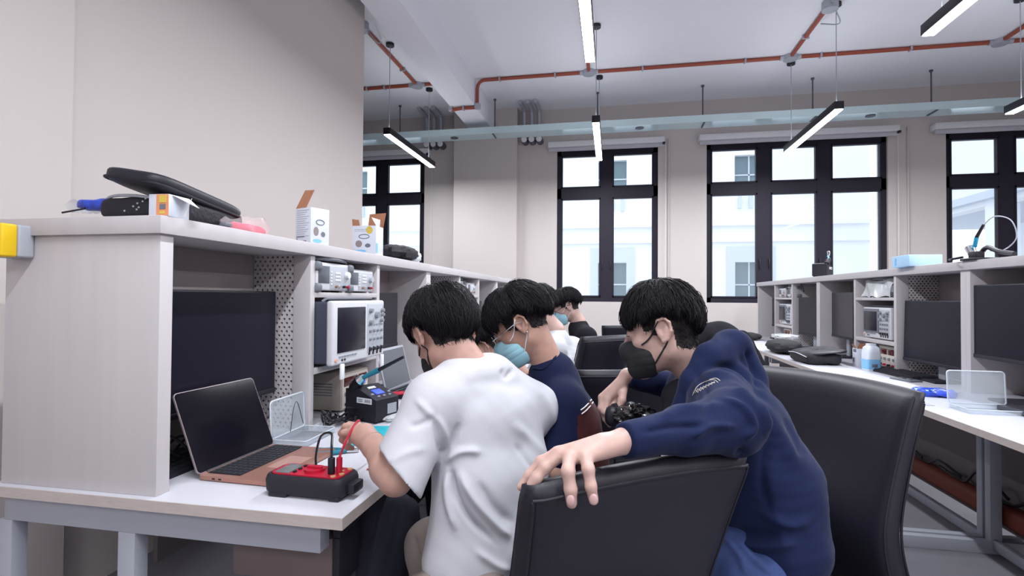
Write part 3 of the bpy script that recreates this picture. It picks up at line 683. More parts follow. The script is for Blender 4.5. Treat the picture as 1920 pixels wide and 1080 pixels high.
# clear plastic case (lid up) behind the laptop
def clear_case(name, label, loc, rz, w=.135, dd=.10, hh=.022, lidang=100, rad=.012):
    t = thing(name, label, 'plastic case', loc, rz)
    def tray(M_, z1):
        o = rrect(w, dd, rad, 4, 0, dd/2); i_ = rrect(w-.005, dd-.005, rad-.002, 4, 0, dd/2); n = len(o); b = B(); b.M = M_
        vs = [(x, y, 0) for x, y in o]+[(x, y, z1) for x, y in o]+[(x, y, z1) for x, y in i_]+[(x, y, .0015) for x, y in i_]
        fs = [(j*n+i, j*n+(i+1) % n, (j+1)*n+(i+1) % n, (j+1)*n+i) for j in range(3) for i in range(n)]+[list(range(n))[::-1], [3*n+i for i in range(n)]]
        return b.add(vs, fs), B(), o
    b, _, o = tray(Matrix.Identity(4), hh); b.obj('tray', t, CLEARP)
    r_ = B(); r_.tube([(x, y, hh) for x, y in o]+[(o[0][0], o[0][1], hh)], .0016, 6); r_.obj('tray_rim', t, CLEARE)
    Tm = Matrix.Translation((0, dd, hh)) @ Matrix.Rotation(math.radians(180-lidang), 4, 'X') @ Matrix.Rotation(0, 4, 'X')
    Tm = Matrix.Translation((0, dd, hh)) @ Matrix.Rotation(math.radians(lidang-10), 4, 'X')
    b, _, o = tray(Tm, .008); b.obj('lid', t, CLEARP)
    r_ = B(); r_.M = Tm; r_.tube([(x, y, .0) for x, y in o]+[(o[0][0], o[0][1], 0)], .0024, 6); r_.obj('lid_rim', t, CLEARE)
    return t
cc = clear_case('clear_parts_case', 'open clear plastic case with a thin wire, behind the laptop on the left bench', (-.99, 1.665, ZD), R90+.03, .20, .125, .020, 97)
B().tube(bez([(-.03, .1, .03), (-.01, .10, .11), (.02, .105, .12), (.05, .10, .04)], 8), .0012, 5).obj('wire', cc, CABLE)
clear_case('clear_case', 'open clear plastic case standing on the right bench', (1.54, 2.45, ZR), -.02, .215, .14, .018, 96)
# teal mat and blue/red boards near the hand
t = thing('work_mat', 'small teal cutting mat on the bench beside the hand', 'mat', (-.80, 1.76, ZD), .25)
B().box((-.09, -.13, 0), (.09, .13, .003), .0012).obj('mat_sheet', t, TEAL)
B().box((-.03, -.09, .003), (.03, -.04, .009), .001).obj('circuit_board', t, mat('dark_blue_board', lin=(.01, .08, .16), rough=.4))
B().box((.02, .02, .003), (.05, .04, .008)).obj('chip', t, BLACKP)
t = thing('wire_cutters', 'blue-handled cutters on the bench under the hand', 'cutters', (-.83, 1.54, ZD+.008), .4)
B().tube(bez([(-.1, .015, 0), (-.05, .02, 0), (0, .004, 0)], 5), .007, 8).obj('grip', t, BLUEC); B().tube(bez([(-.1, -.015, 0), (-.05, -.02, 0), (0, -.004, 0)], 5), .007, 8).obj('grip', t, BLUEC)
B().box((0, -.008, -.005), (.04, .008, .005), .003).obj('jaws', t, CHROME)
tag(B().tube(bez([(-.69, 1.40, ZD+.003), (-.62, 1.44, ZD+.003), (-.61, 1.53, ZD+.003), (-.68, 1.60, ZD+.003), (-.76, 1.56, ZD+.003)], 8), .0025, 6).obj('red_wire', m=RED), 'thin red wire curling on the white bench top beside the multimeter', 'wire')
g = B(); rnd = random.Random(3)
for k in range(10):
    p = Vector((-1.09+rnd.uniform(-.02, .06), 1.83+rnd.uniform(0, .1), ZD+.01)); pts = [p]
    for j in range(5): p = p+Vector((rnd.uniform(-.04, .05), rnd.uniform(-.05, .07), 0)); p.z = ZD+.008+abs(rnd.gauss(0, .025)); p.x = min(p.x, -.97); p.y = min(max(p.y, 1.79), 2.05); pts.append(p.copy())
    g.tube(bez(pts, 6), .0042, 7)
tag(g.obj('cable_pile', m=CABLE), 'pile of black cables on the bench left of the soldering station', 'cables')
g = B()
for k in range(5):
    y = 1.14+k*.05; g.tube(bez([(-1.30, y, ZD+.01), (-1.26, y+.05, ZD+.07+rnd.uniform(0, .03)), (-1.22, y+.1, ZD+.04), (-1.27, y+.16, ZD+.02)], 6), .004, 7)
tag(g.obj('cable_bundle', m=CABLE), 'black cables behind the laptop under the near monitor', 'cables')
# crumpled foil / clear packet near station
def crumple(name, label, cat, loc, sx, sy, sz, m, seed, amp=.35, rz=0, nu=28, nv=14):
    rnd = random.Random(seed); ph = [(rnd.uniform(0, 6), rnd.uniform(2, 6), rnd.uniform(2, 6)) for _ in range(5)]
    def f(u, v):
        a = 2*PI*u; c = PI*v; q = Vector((math.sin(c)*math.cos(a), math.sin(c)*math.sin(a), -math.cos(c)))
        w = 1
        for p, fa, fb in ph: w += amp/5*(abs(math.sin(p+round(fa)*a))*2-1)*math.sin(c)*abs(math.sin(p+fb*c))*1.6
        r = abs(q.x)**4+abs(q.y)**4; k_ = (1/max(r, .3))**.12
        return (q.x*sx*w*k_, q.y*sy*w*k_, max(0, (q.z*w*.5+.5)*2*sz))
    o = B().grid(f, nu, nv, True).obj(name, m=m, smooth='auto'); o.location = loc; o.rotation_euler = (0, 0, rz); tag(o, label, cat); return o
crumple('clear_packet', 'crumpled clear packet beside the soldering station', 'packet', (-.87, 2.0, ZD), .035, .06, .012, PBAGW, 5)
# ------------------------------------------------------------------ on top of the left shelf unit
ZT = 1.447
# zip case (open lid), black
t = thing('zip_tool_case', 'open black zip-up tool case on the near shelf top', 'tool case', (-1.20, 1.30, ZT), .1)
def pillow(sx, sy, sz, bulge=.2, p=6, amp=0):
    def f(u, v):
        a = 2*PI*u; c = PI*v; q = (math.sin(c)*math.cos(a), math.sin(c)*math.sin(a)); cz = -math.cos(c)
        k_ = (1/max((abs(math.cos(a))**p+abs(math.sin(a))**p), .01))**(1/p)
        s_ = math.sin(c)**.35 if 0 < c < PI else 0
        return (s_*math.cos(a)*k_*sx, s_*math.sin(a)*k_*sy, sz*(math.copysign(abs(cz)**.6, cz)*.5+.5)+amp*math.sin(5*a+3*c))
    return f
b = B(); b.grid(pillow(.075, .165, .062, amp=.002), 48, 16, True); o = b.obj('lower_shell', t, FABK, smooth=True)
b = B(); b.M = Matrix.Translation((-.01, -.03, .062)) @ Matrix.Rotation(-.10, 4, 'X') @ Matrix.Rotation(.16, 4, 'Y'); b.grid(pillow(.085, .185, .045), 48, 16, True); o = b.obj('lid', t, LEATHER, smooth=True)
b = B(); b.M = Matrix.Translation((-.01, -.03, .062)) @ Matrix.Rotation(-.10, 4, 'X') @ Matrix.Rotation(.16, 4, 'Y'); pts = [(x, y, .012) for x, y in rrect(.168, .356, .03, 5)]; b.tube(pts+[pts[0]], .004, 8); b.obj('zip_edge', t, BLACKM)
# webcam-like black item and blue film + orange carton at near end
t = thing('tool_pouch', 'black pouch with white dotted pattern in front of the zip case', 'pouch', (-1.235, 1.165, ZT), 0)
B().grid(pillow(.085, .04, .056, amp=.001), 40, 14, True).obj('pouch', t, BLACKM, smooth=True)
rnd = random.Random(2)
for k in range(7): B().cb((.02+rnd.uniform(-.02, .05), -.0405, .015+rnd.uniform(0, .035)), (.004, .002, .004)).obj('white_dot', t, GREYBOX, smooth=False)
B().tube(bez([(-.09, -.02, .035), (-.05, -.03, .058), (.02, -.035, .058), (.07, -.03, .052)], 6), .004, 8).obj('silver_zip', t, GALV)
t = thing('blue_film_packet', 'blue and clear film packet with black tip sticking out left of the pouch', 'packet', (-1.33, 1.16, ZT+.028), 0)
B().grid(pillow(.07, .03, .026, amp=.002), 30, 10, True).obj('blue_film', t, BLUEW, smooth=True)
B().grid(lambda u, v: (-.05-.06*u, -.02+.05*v, .012+.016*math.sin(3*u+4*v)), 8, 8).obj('clear_tail', t, PBAGW, smooth=True)
B().cyl((-.03, -.03, .0), (-.085, -.045, -.012), .0025, 8).obj('black_tip', t, BLACKP)
t = thing('small_carton', 'small white and orange carton with a picture, open flap, on the near shelf corner', 'carton', (-1.118, 1.135, ZT), .06)
B().box((-.03, -.02, 0), (.025, .05, .056), .001).obj('carton_body', t, PAPER)
B().box((-.008, -.0212, .002), (.0255, -.02, .055)).obj('orange_panel', t, mat('orange_print', lin=(.75, .30, .14), rough=.6), smooth=False)
B().box((.0, -.0222, .034), (.02, -.0212, .052)).obj('yellow_patch', t, YELI, smooth=False); B().box((.002, -.0222, .018), (.018, -.0212, .030)).obj('dark_picture', t, INK, smooth=False); B().box((.002, -.0222, .006), (.016, -.0212, .013)).obj('yellow_patch', t, YELI, smooth=False)
b = B(); b.add([(.026, -.01, .055), (.045, .0, .044), (.06, .035, .03), (.055, .05, .03), (.026, .05, .055)], [(0, 1, 2, 3, 4)]); b.add([(.05, .0, .002), (.064, .012, .048), (.056, .02, .052), (.046, .012, .0)], [(0, 1, 2, 3)]); b.obj('flap', t, WHITE, smooth=False)
# pink foam in clear bag
t = thing('pink_foam_bag', 'clear bag with bright pink foam sheet on the left shelf top', 'bag', (-1.13, 1.45, ZT), .05)
b = B(); b.grid(pillow(.02, .085, .024, p=4, amp=.003), 30, 12, True); b.obj('pink_sheet', t, PINK, smooth=True)
b = B(); b.grid(lambda u, v: (.03*math.cos(2*PI*u)*(1-.2*v), (.13-.03*abs(2*v-1))*math.sin(2*PI*u)*.95, .002+.042*v*(1+.25*math.sin(2*PI*u)+.12*math.sin(9*u*PI))), 36, 8, True); b.obj('bag_film', t, PBAG, smooth=True)
B().cb((0, -.10, .012), (.03, .03, .012), .004).obj('grey_clip', t, DEVG)
# tall white cartons
def carton(label, loc, rz, w, d, h, variant):
    t = thing('product_carton', label, 'carton', loc, rz, 'open white product cartons')
    B().box((-w/2, -d/2, 0), (w/2, d/2, h), .001).obj('carton_body', t, PAPER)
    B().box((-w/2+.003, -d/2+.003, h-.002), (w/2-.003, d/2-.003, h+.0005)).obj('inside', t, CARD, smooth=False)
    b = B()
    if variant == 0:   # text lines on the -y face, pictures on +x
        for i in range(13): b.box((-w*.40, -d/2-.0008, h*.93-i*.0085), (w*(.38-.12*((i*7) % 3)), -d/2, h*.93-i*.0085+.0022))
        b.obj('text_lines', t, INKL, smooth=False)
        B().box((-w*.42, -d/2-.0008, .012), (-w*.36, -d/2, .03)).box((-w*.42, -d/2-.0008, .034), (w*.1, -d/2, .038)).box((w*.02, -d/2-.0008, .006), (w*.22, -d/2, .02)).obj('barcode', t, INK, smooth=False)
        fx = lambda y, z: (w/2+.0008, y, z)
    else:
        b.box((-w*.40, -d/2-.0008, h*.86), (w*.1, -d/2, h*.88)).box((-w*.40, -d/2-.0008, h*.81), (w*.1, -d/2, h*.825)); b.obj('text_lines', t, INKL, smooth=False)
        fx = lambda x, z: (x, -d/2-.0008, z)
    def ring(cx, cz, a, bb, m, nm, th=.0035):
        pts = [fx(cx+a*math.cos(2*PI*k/18), cz+bb*math.sin(2*PI*k/18)) for k in range(19)]
        B().tube(pts, th*.5, 5).obj(nm, t, m)
    s_ = d if variant == 0 else w
    ring(0, h*.63, s_*.22, .010, INK, 'picture')
    def patch(nm, cx, cz, a, bb, m):
        pts = [fx(cx+a*math.cos(2*PI*k/14), cz+bb*math.sin(2*PI*k/14)) for k in range(14)]
        B().add(pts, [list(range(14))]).obj(nm, t, m, smooth=False)
    patch('picture', -s_*.22, h*.38, s_*.14, h*.12, mat('grey_brown_print', lin=(.26, .22, .22), rough=.6)); patch('picture', s_*.16, h*.32, s_*.12, h*.07, INK)
    patch('blue_patch', -s_*.15, h*.13, s_*.25, h*.05, SKYB)
    if variant: patch('yellow_patch', s_*.22, h*.85, s_*.14, h*.13, YELI); B().box((w/2, -d/2, .01), (w/2+.0008, -d/2+.02, h*.4)).obj('blue_patch', t, SKYB, smooth=False)
    return t
c1 = carton('taller white product carton with raised brown flap and small print, left one', (-1.185, 1.905, ZT), -.35, .092, .088, .15, 0)
b = B(); b.add([(-.046, -.044, .15), (.018, -.044, .15), (.036, -.02, .222), (-.022, -.02, .226)], [(0, 1, 2, 3)]); b.obj('raised_flap', c1, CARD, smooth=False)
c2 = carton('shorter white product carton with two brown flaps, pictures facing out, beside the black bag', (-1.17, 2.36, ZT), .05, .12, .09, .14, 1)
b = B(); b.add([(-.02, .044, .14), (.06, .044, .14), (.072, .05, .215), (-.014, .05, .21)], [(0, 1, 2, 3)]); b.obj('brown_flap', c2, CARD, smooth=False); b = B(); b.add([(-.06, -.044, .14), (-.022, -.044, .14), (-.026, -.048, .168), (-.06, -.048, .172)], [(0, 1, 2, 3)]); b.obj('brown_flap', c2, CARD, smooth=False)
b = B(); b.add([(.06, -.044, .14), (.06, .0, .14), (.064, -.004, .172), (.036, -.044, .18)], [(0, 1, 2, 3)]); b.obj('white_flap', c2, PAPER, smooth=False)
crumple('black_pouch', 'slumped black pouch on the left shelf top in front of the window', 'pouch', (-1.16, 2.72, ZT), .075, .18, .042, FABK, 11, .22)
crumple('white_bag_corner', 'small white crumpled bag end beside the slumped black pouch', 'bag', (-1.12, 2.84, ZT), .03, .05, .03, PBAGW, 12, .4)
# ------------------------------------------------------------------ right bench things
bagA = crumple('black_zip_bag', 'far black zip bag under a clear packet on the right bench', 'bag', (1.45, 4.85, ZR), .12, .22, .058, FABK, 21, .12)
crumple('dark_bag', 'small dark bag at the far end of the right bench', 'bag', (1.52, 6.35, ZR), .12, .2, .04, FABK, 23, .15)
crumple('clear_packet', 'crumpled clear packet on the far black bag, right bench', 'packet', (1.52, 5.05, ZR+.11), .08, .13, .02, PBAGW, 22, .4)
t = thing('black_open_bag', 'nearer black zip bag with flap open on the right bench', 'bag', (1.46, 4.18, ZR), .05)
b = B(); b.grid(pillow(.125, .19, .085, p=5, amp=.005), 44, 14, True); b.obj('bag_body', t, FABK, smooth=True)
b = B(); b.M = Matrix.Translation((.03, 0, .078)) @ Matrix.Rotation(-.12, 4, 'Y'); b.grid(pillow(.13, .2, .02, p=5, amp=.002), 40, 10, True); b.obj('flap', t, LEATHER, smooth=True)
B().tube(bez([(-.12, -.16, .055), (-.128, 0, .07), (-.12, .16, .062)], 6), .004, 6).obj('zip', t, GALV)
t = thing('milk_carton_bottle', 'white and blue squared bottle on the right bench before the cubby', 'bottle', (1.665, 3.80, ZR), .15)
def sq(w, z): return [(x, y, z) for x, y in rrect(w, w*.8, w*.16, 4)]
vs = []; hs = [(.085, 0), (.09, .01), (.09, .12), (.078, .15), (.05, .163), (.05, .175)]
for w_, z in hs: vs += sq(w_, z)
n = len(sq(.1, 0)); fs = [(j*n+i, j*n+(i+1) % n, (j+1)*n+(i+1) % n, (j+1)*n+i) for j in range(len(hs)-1) for i in range(n)]+[list(range(n))[::-1], [(len(hs)-1)*n+i for i in range(n)]]
B().add(vs, fs).obj('bottle_body', t, mat('milky_plastic', lin=(.72, .77, .86), rough=.4))
vs = []
for w_, z in ((.0915, .012), (.0915, .075)): vs += sq(w_, z)
B().add(vs, [(i, (i+1) % n, n+(i+1) % n, n+i) for i in range(n)]).obj('blue_label', t, mat('light_blue_label', lin=(.25, .55, .85), rough=.5))
B().cb((-.0, -.038, .035), (.035, .002, .02), .004).obj('dark_mark', t, INK)
t = thing('open_carton', 'opened white and brown carton beside the white and blue bottle', 'carton', (1.70, 4.02, ZR), -.1)
B().box((-.04, -.045, 0), (.04, .045, .125), .001).obj('carton_body', t, PAPER)
B().box((-.042, -.035, .10), (-.04, .02, .12)).box((-.042, .0, .03), (-.04, .03, .06)).obj('dark_print', t, INK, smooth=False)
b = B(); b.add([(-.04, -.045, .125), (-.04, .02, .125), (-.055, .01, .155), (-.055, -.04, .155)], [(0, 1, 2, 3)]); b.add([(.04, -.045, .125), (-.04, -.045, .125), (-.03, -.06, .16), (.03, -.06, .165)], [(0, 1, 2, 3)]); b.obj('flap', t, CARD, smooth=False)
t = thing('blue_packet', 'shiny blue and pale packet on the right bench behind the black chair', 'packet', (1.53, 2.87, ZR), -.25)
B().grid(pillow(.085, .05, .032, p=5, amp=.005), 40, 12, True).obj('blue_wrap', t, BLUEW, smooth='auto')
B().grid(lambda u, v: (-.08+.1*u, -.04+.07*v, .026+.006*math.sin(14*u+9*v)), 14, 10).obj('pale_film', t, mat('pale_blue_film', lin=(.35, .6, .85), rough=.2), smooth=True)
t = thing('small_meter', 'flat dark gadget with silver buttons on the right bench by the keyboard', 'gadget', (1.66, 3.38, ZR), .3)
B().box((-.04, -.07, 0), (.04, .07, .010), .003).obj('body', t, DEVG); B().cb((0, .02, .011), (.03, .03, .004), .002).cb((0, -.03, .011), (.02, .02, .004), .002).obj('silver_button', t, CHROME)
t = thing('closed_laptop', 'closed grey laptop at the right edge of the right bench', 'laptop', (1.74, 2.42, ZR), .1)
B().prism(rrect(.24, .34, .012), .003, .018).obj('body', t, mat('dark_grey_aluminium', lin=(.10, .10, .12), rough=.35, metal=.5)); B().prism(rrect(.238, .338, .012), .018, .0205).obj('lid', t, MATS['dark_grey_aluminium'])
tag(B().box((-.03, -.02, 0), (.03, .02, .003), .001).obj('small_card', m=GREYBOX), 'small grey card on the right bench edge', 'card').location = (1.36, 2.62, ZR)
tag(B().box((-.05, -.03, 0), (.05, .03, .006), .002).obj('white_stapler', m=WHITE), 'small white block at the far end of the right bench', 'block').location = (1.45, 5.7, ZR)
# ------------------------------------------------------------------ implicit-surface sculpting for people
from mathutils.bvhtree import BVHTree
def nv(v): return np.array(v, dtype=np.float32)
class SDF:
    def __init__(s): s.ops = []
    def _add(s, fn, lo, hi, k, mode): s.ops.append((fn, np.minimum(lo, hi), np.maximum(lo, hi), k, mode)); return s
    def cone(s, a, b, ra, rb=None, k=.02, flat=None, mode='u', cut=None):
        rb = ra if rb is None else rb; a = nv(a); b = nv(b); ba = b-a; L2 = float(ba@ba)+1e-9; R = max(ra, rb)
        fa, fs = (nv(flat[0])/np.linalg.norm(flat[0]), flat[1]) if flat else (None, 1)
        cn = (nv(cut[0])/np.linalg.norm(cut[0]), float(np.dot(nv(cut[0])/np.linalg.norm(cut[0]), nv(cut[1])))) if cut else None
        def fn(X, Y, Z):
            px, py, pz = X-a[0], Y-a[1], Z-a[2]
            if fa is not None:
                t = (px*fa[0]+py*fa[1]+pz*fa[2])*(1/fs-1); px, py, pz = px+t*fa[0], py+t*fa[1], pz+t*fa[2]
            h = np.clip((px*ba[0]+py*ba[1]+pz*ba[2])/L2, 0, 1)
            d = np.sqrt((px-h*ba[0])**2+(py-h*ba[1])**2+(pz-h*ba[2])**2)-(ra+(rb-ra)*h)
            if fa is not None: d = d*(.5+.5*min(fs, 1))
            if cn: d = np.maximum(d, X*cn[0][0]+Y*cn[0][1]+Z*cn[0][2]-cn[1])
            return d
        m = R*max(1, fs)
        return s._add(fn, np.minimum(a, b)-m, np.maximum(a, b)+m, k, mode)
    def ell(s, c, r, R=None, k=.02, mode='u'):
        c = nv(c); r = nv(r); A = np.eye(3, dtype=np.float32) if R is None else np.array(R, dtype=np.float32)  # columns = axes
        def fn(X, Y, Z):
            px, py, pz = X-c[0], Y-c[1], Z-c[2]
            q = [(px*A[0, i]+py*A[1, i]+pz*A[2, i]) for i in range(3)]
            k0 = np.sqrt(sum((q[i]/r[i])**2 for i in range(3)))+1e-6; k1 = np.sqrt(sum((q[i]/r[i]**2)**2 for i in range(3)))+1e-6
            return k0*(k0-1)/k1
        m = float(r.max()); return s._add(fn, c-m, c+m, k, mode)
    def half(s, n, p, k=.004):
        """keep the side opposite to n"""
        n = nv(n)/np.linalg.norm(n); o = float(n@nv(p))
        return s._add(lambda X, Y, Z: X*n[0]+Y*n[1]+Z*n[2]-o, nv((-9, -9, -9)), nv((9, 9, 9)), k, 'i')
    def mesh(s, h, offset=0):
        us = [o for o in s.ops if o[4] == 'u']
        lo = np.min([o[1] for o in us], 0)-.03; hi = np.max([o[2] for o in us], 0)+.03
        n = np.ceil((hi-lo)/h).astype(int)+1
        F = np.full(n, .5, dtype=np.float32)
        ax = [lo[i]+h*np.arange(n[i], dtype=np.float32) for i in range(3)]
        for fn, a, b, k, mode in s.ops:
            m = k+3*h; i0 = np.clip(((a-m-lo)/h).astype(int), 0, n-1); i1 = np.clip(((b+m-lo)/h).astype(int)+2, 1, n)
            sl = tuple(slice(int(x), int(y)) for x, y in zip(i0, i1))
            X = ax[0][sl[0]][:, None, None]; Y = ax[1][sl[1]][None, :, None]; Z = ax[2][sl[2]][None, None, :]
            d = fn(X, Y, Z).astype(np.float32); G = F[sl]; d = np.broadcast_to(d, G.shape)
            if mode == 'u': q = np.maximum(k-np.abs(G-d), 0); F[sl] = np.minimum(G, d)-q*q/(4*k)
            elif mode == 's': d = -d; q = np.maximum(k-np.abs(G-d), 0); F[sl] = np.maximum(G, d)+q*q/(4*k)
            else: q = np.maximum(k-np.abs(G-d), 0); F[sl] = np.maximum(G, d)+q*q/(4*k)
        F -= offset
        return nets(F, lo, h)
def nets(F, lo, h):
    S = F < 0; nx, ny, nz = F.shape
    act = np.zeros((nx-1, ny-1, nz-1), dtype=np.int8)
    for i in (0, 1):
        for j in (0, 1):
            for k in (0, 1): act += S[i:nx-1+i, j:ny-1+j, k:nz-1+k]
    idx = np.argwhere((act > 0) & (act < 8)); I, J, K = idx.T
    N = len(idx); imap = np.full(act.shape, -1, dtype=np.int32); imap[I, J, K] = np.arange(N)
    C = np.array([(a, b, c) for a in (0, 1) for b in (0, 1) for c in (0, 1)])
    V = np.stack([F[I+a, J+b, K+c] for a, b, c in C], 1)
    acc = np.zeros((N, 3)); cnt = np.zeros(N)
    for e0 in range(8):
        for e1 in range(e0+1, 8):
            if np.abs(C[e0]-C[e1]).sum() != 1: continue
            v0, v1 = V[:, e0], V[:, e1]; m = (v0 < 0) != (v1 < 0); t = np.where(m, v0/np.where(m, v0-v1, 1), 0)
            acc += m[:, None]*(C[e0][None]+t[:, None]*(C[e1]-C[e0])[None]); cnt += m
    P = lo+h*(idx+acc/cnt[:, None])
    fs = []
    for ax in range(3):
        o1, o2 = [(1, 2), (2, 0), (0, 1)][ax]
        a = [slice(None)]*3; b = [slice(None)]*3; a[ax] = slice(0, -1); b[ax] = slice(1, None)
        s0, s1 = S[tuple(a)], S[tuple(b)]; E = np.argwhere(s0 != s1)
        E = E[(E[:, o1] > 0) & (E[:, o2] > 0) & (E[:, o1] < F.shape[o1]-1) & (E[:, o2] < F.shape[o2]-1)]
        inside = s0[tuple(E.T)]
        d1 = np.zeros(3, int); d1[o1] = 1; d2 = np.zeros(3, int); d2[o2] = 1
        q = [imap[tuple((E-x).T)] for x in (d1+d2, d2, 0*d1, d1)]
        Q = np.stack(q, 1); Q[~inside] = Q[~inside][:, ::-1]; fs.append(Q)
    Q = np.concatenate(fs); Q = Q[(Q >= 0).all(1)]
    return P, Q
def vnormals(P, Q):
    n = np.cross(P[Q[:, 2]]-P[Q[:, 0]], P[Q[:, 3]]-P[Q[:, 1]]); N = np.zeros_like(P)
    for i in range(4): np.add.at(N, Q[:, i], n)
    return N/(np.linalg.norm(N, axis=1, keepdims=True)+1e-12)
def smooth_mesh(P, Q, it=2, lam=.5):
    E = np.concatenate([Q[:, [0, 1]], Q[:, [1, 2]], Q[:, [2, 3]], Q[:, [3, 0]]])
    for _ in range(it):
        A = np.zeros_like(P); c = np.zeros(len(P))
        np.add.at(A, E[:, 0], P[E[:, 1]]); np.add.at(A, E[:, 1], P[E[:, 0]]); np.add.at(c, E[:, 0], 1); np.add.at(c, E[:, 1], 1)
        P = P+lam*(A/c[:, None]-P)
    return P
RX = np.array([list(cr2), list(cu2), list(cf)])
def topx(P):
    q = (P-np.array([0, 0, CAMH]))@RX.T
    return np.stack([960+FPX*q[:, 0]/q[:, 2], 540-FPX*q[:, 1]/q[:, 2]], 1)
def folds(P, Q, lines, camface=.0, gain=1.0):
    """raise / sink cloth creases: each line = measured crease (points, half-width px, height m)"""
    N = vnormals(P, Q); uv = topx(P); view = P-np.array([0, 0, CAMH]); view /= np.linalg.norm(view, axis=1, keepdims=True)
    fac = np.clip(-(N*view).sum(1)*2.5-camface, 0, 1); D = np.zeros(len(P))
    for pts, w, amp in lines:
        pts = np.array([tuple(p)[:2] for p in bez([(x, y, 0) for x, y in pts], 6)]); best = np.full(len(P), 1e9); tt = np.zeros(len(P))
        sel = (uv[:, 0] > pts[:, 0].min()-4*w) & (uv[:, 0] < pts[:, 0].max()+4*w) & (uv[:, 1] > pts[:, 1].min()-4*w) & (uv[:, 1] < pts[:, 1].max()+4*w)
        ii = np.nonzero(sel)[0]; u = uv[ii]; bb = np.full(len(ii), 1e9); t_ = np.zeros(len(ii)); n = len(pts)-1
        for i in range(n):
            a = pts[i]; b = pts[i+1]; ba = b-a; hh = np.clip(((u-a)@ba)/(ba@ba+1e-9), 0, 1)
            d = np.linalg.norm(u-a-hh[:, None]*ba, axis=1); m = d < bb; bb[m] = d[m]; t_[m] = ((i+hh)/n)[m]
        D[ii] += gain*amp*np.exp(-(bb/w)**2)*np.clip(np.sin(np.clip(t_, .02, .98)*PI)*1.6, 0, 1)
    return P+N*(D*fac)[:, None]
def wrinkle(P, Q, amp, scale, seed=0, aniso=(1, 1, 1)):
    r = np.random.RandomState(seed); N = vnormals(P, Q); D = np.zeros(len(P)); S_ = P*np.array(aniso)
    wv = sum(np.sin(S_@(r.randn(3)*scale*.35)+r.rand()*6) for _ in range(3))
    for o in range(3):
        for _ in range(2): D += np.sin(S_@(r.randn(3)*scale*1.6**o)+wv*1.2+r.rand()*6)/(1.7**o)
    return P+N*(D*amp/4)[:, None]
def to_obj(name, P, Q, mats, parent=None, mi=None):
    me = bpy.data.meshes.new(name); me.vertices.add(len(P)); me.vertices.foreach_set('co', np.asarray(P, np.float32).ravel())
    me.loops.add(Q.size); me.loops.foreach_set('vertex_index', Q.astype(np.int32).ravel()); me.polygons.add(len(Q))
    me.polygons.foreach_set('loop_start', np.arange(0, Q.size, 4, dtype=np.int32)); me.polygons.foreach_set('loop_total', np.full(len(Q), 4, np.int32))
    me.update(calc_edges=True); me.validate()
    for m in mats: me.materials.append(m)
    me.polygons.foreach_set('use_smooth', np.ones(len(me.polygons), bool))
    if mi is not None: me.polygons.foreach_set('material_index', mi.astype(np.int32))
    o = bpy.data.objects.new(name, me); COL.objects.link(o)
    if parent is not None: o.parent = parent
    return o
def localize(root):
    """children were modelled in room coordinates: keep them there under the moved Empty"""
    inv = Matrix.Translation(root.location).inverted()
    for c in root.children: c.matrix_parent_inverse = inv

def skinmat(name, c):
    m = mat(name, lin=c, rough=.48, var=.07, vscale=40, bump=.03, bscale=300); p = m.node_tree.nodes['Principled BSDF']
    p.inputs['Subsurface Weight'].default_value = .12; p.inputs['Subsurface Radius'].default_value = (.012, .005, .003); p.inputs['Subsurface Scale'].default_value = 1
    return m
SKIN = skinmat('skin', (.50, .325, .285)); SKIN2 = skinmat('tan_skin', (.41, .235, .185)); SKIN3 = skinmat('warm_skin', (.47, .28, .23))
HAIR = mat('black_hair', lin=(.0105, .009, .012), rough=.55, spec=.22); STUB = mat('short_black_hair', lin=(.020, .015, .016), rough=.7, bump=.5, bscale=500)
COTW = mat('white_cotton', lin=(.50, .50, .545), rough=.9, sheen=.05, bump=.12, bscale=600)
NAVY = mat('navy_fleece', lin=(.010, .0155, .052), rough=.9, sheen=.06, spec=.15, bump=.15, bscale=500)
NAVYT = mat('navy_cotton', lin=(.009, .012, .040), rough=.9, sheen=.04, spec=.15); MAROON = mat('maroon_cotton', lin=(.05, .006, .008), rough=.85)
BLKC = mat('black_cotton', lin=(.012, .012, .016), rough=.9, spec=.15); KHAKI = mat('khaki_cotton', lin=(.25, .205, .19), rough=.85, bump=.1, bscale=500)
JEAN = mat('blue_denim', lin=(.035, .06, .18), rough=.8, var=.25, vscale=25, bump=.3, bscale=700)
MASKB = mat('light_blue_mask', lin=(.30, .54, .64), rough=.8); MASKK = mat('black_mask', lin=(.010, .010, .013), rough=.7)
NAIL = mat('fingernail', lin=(.56, .36, .345), rough=.3)

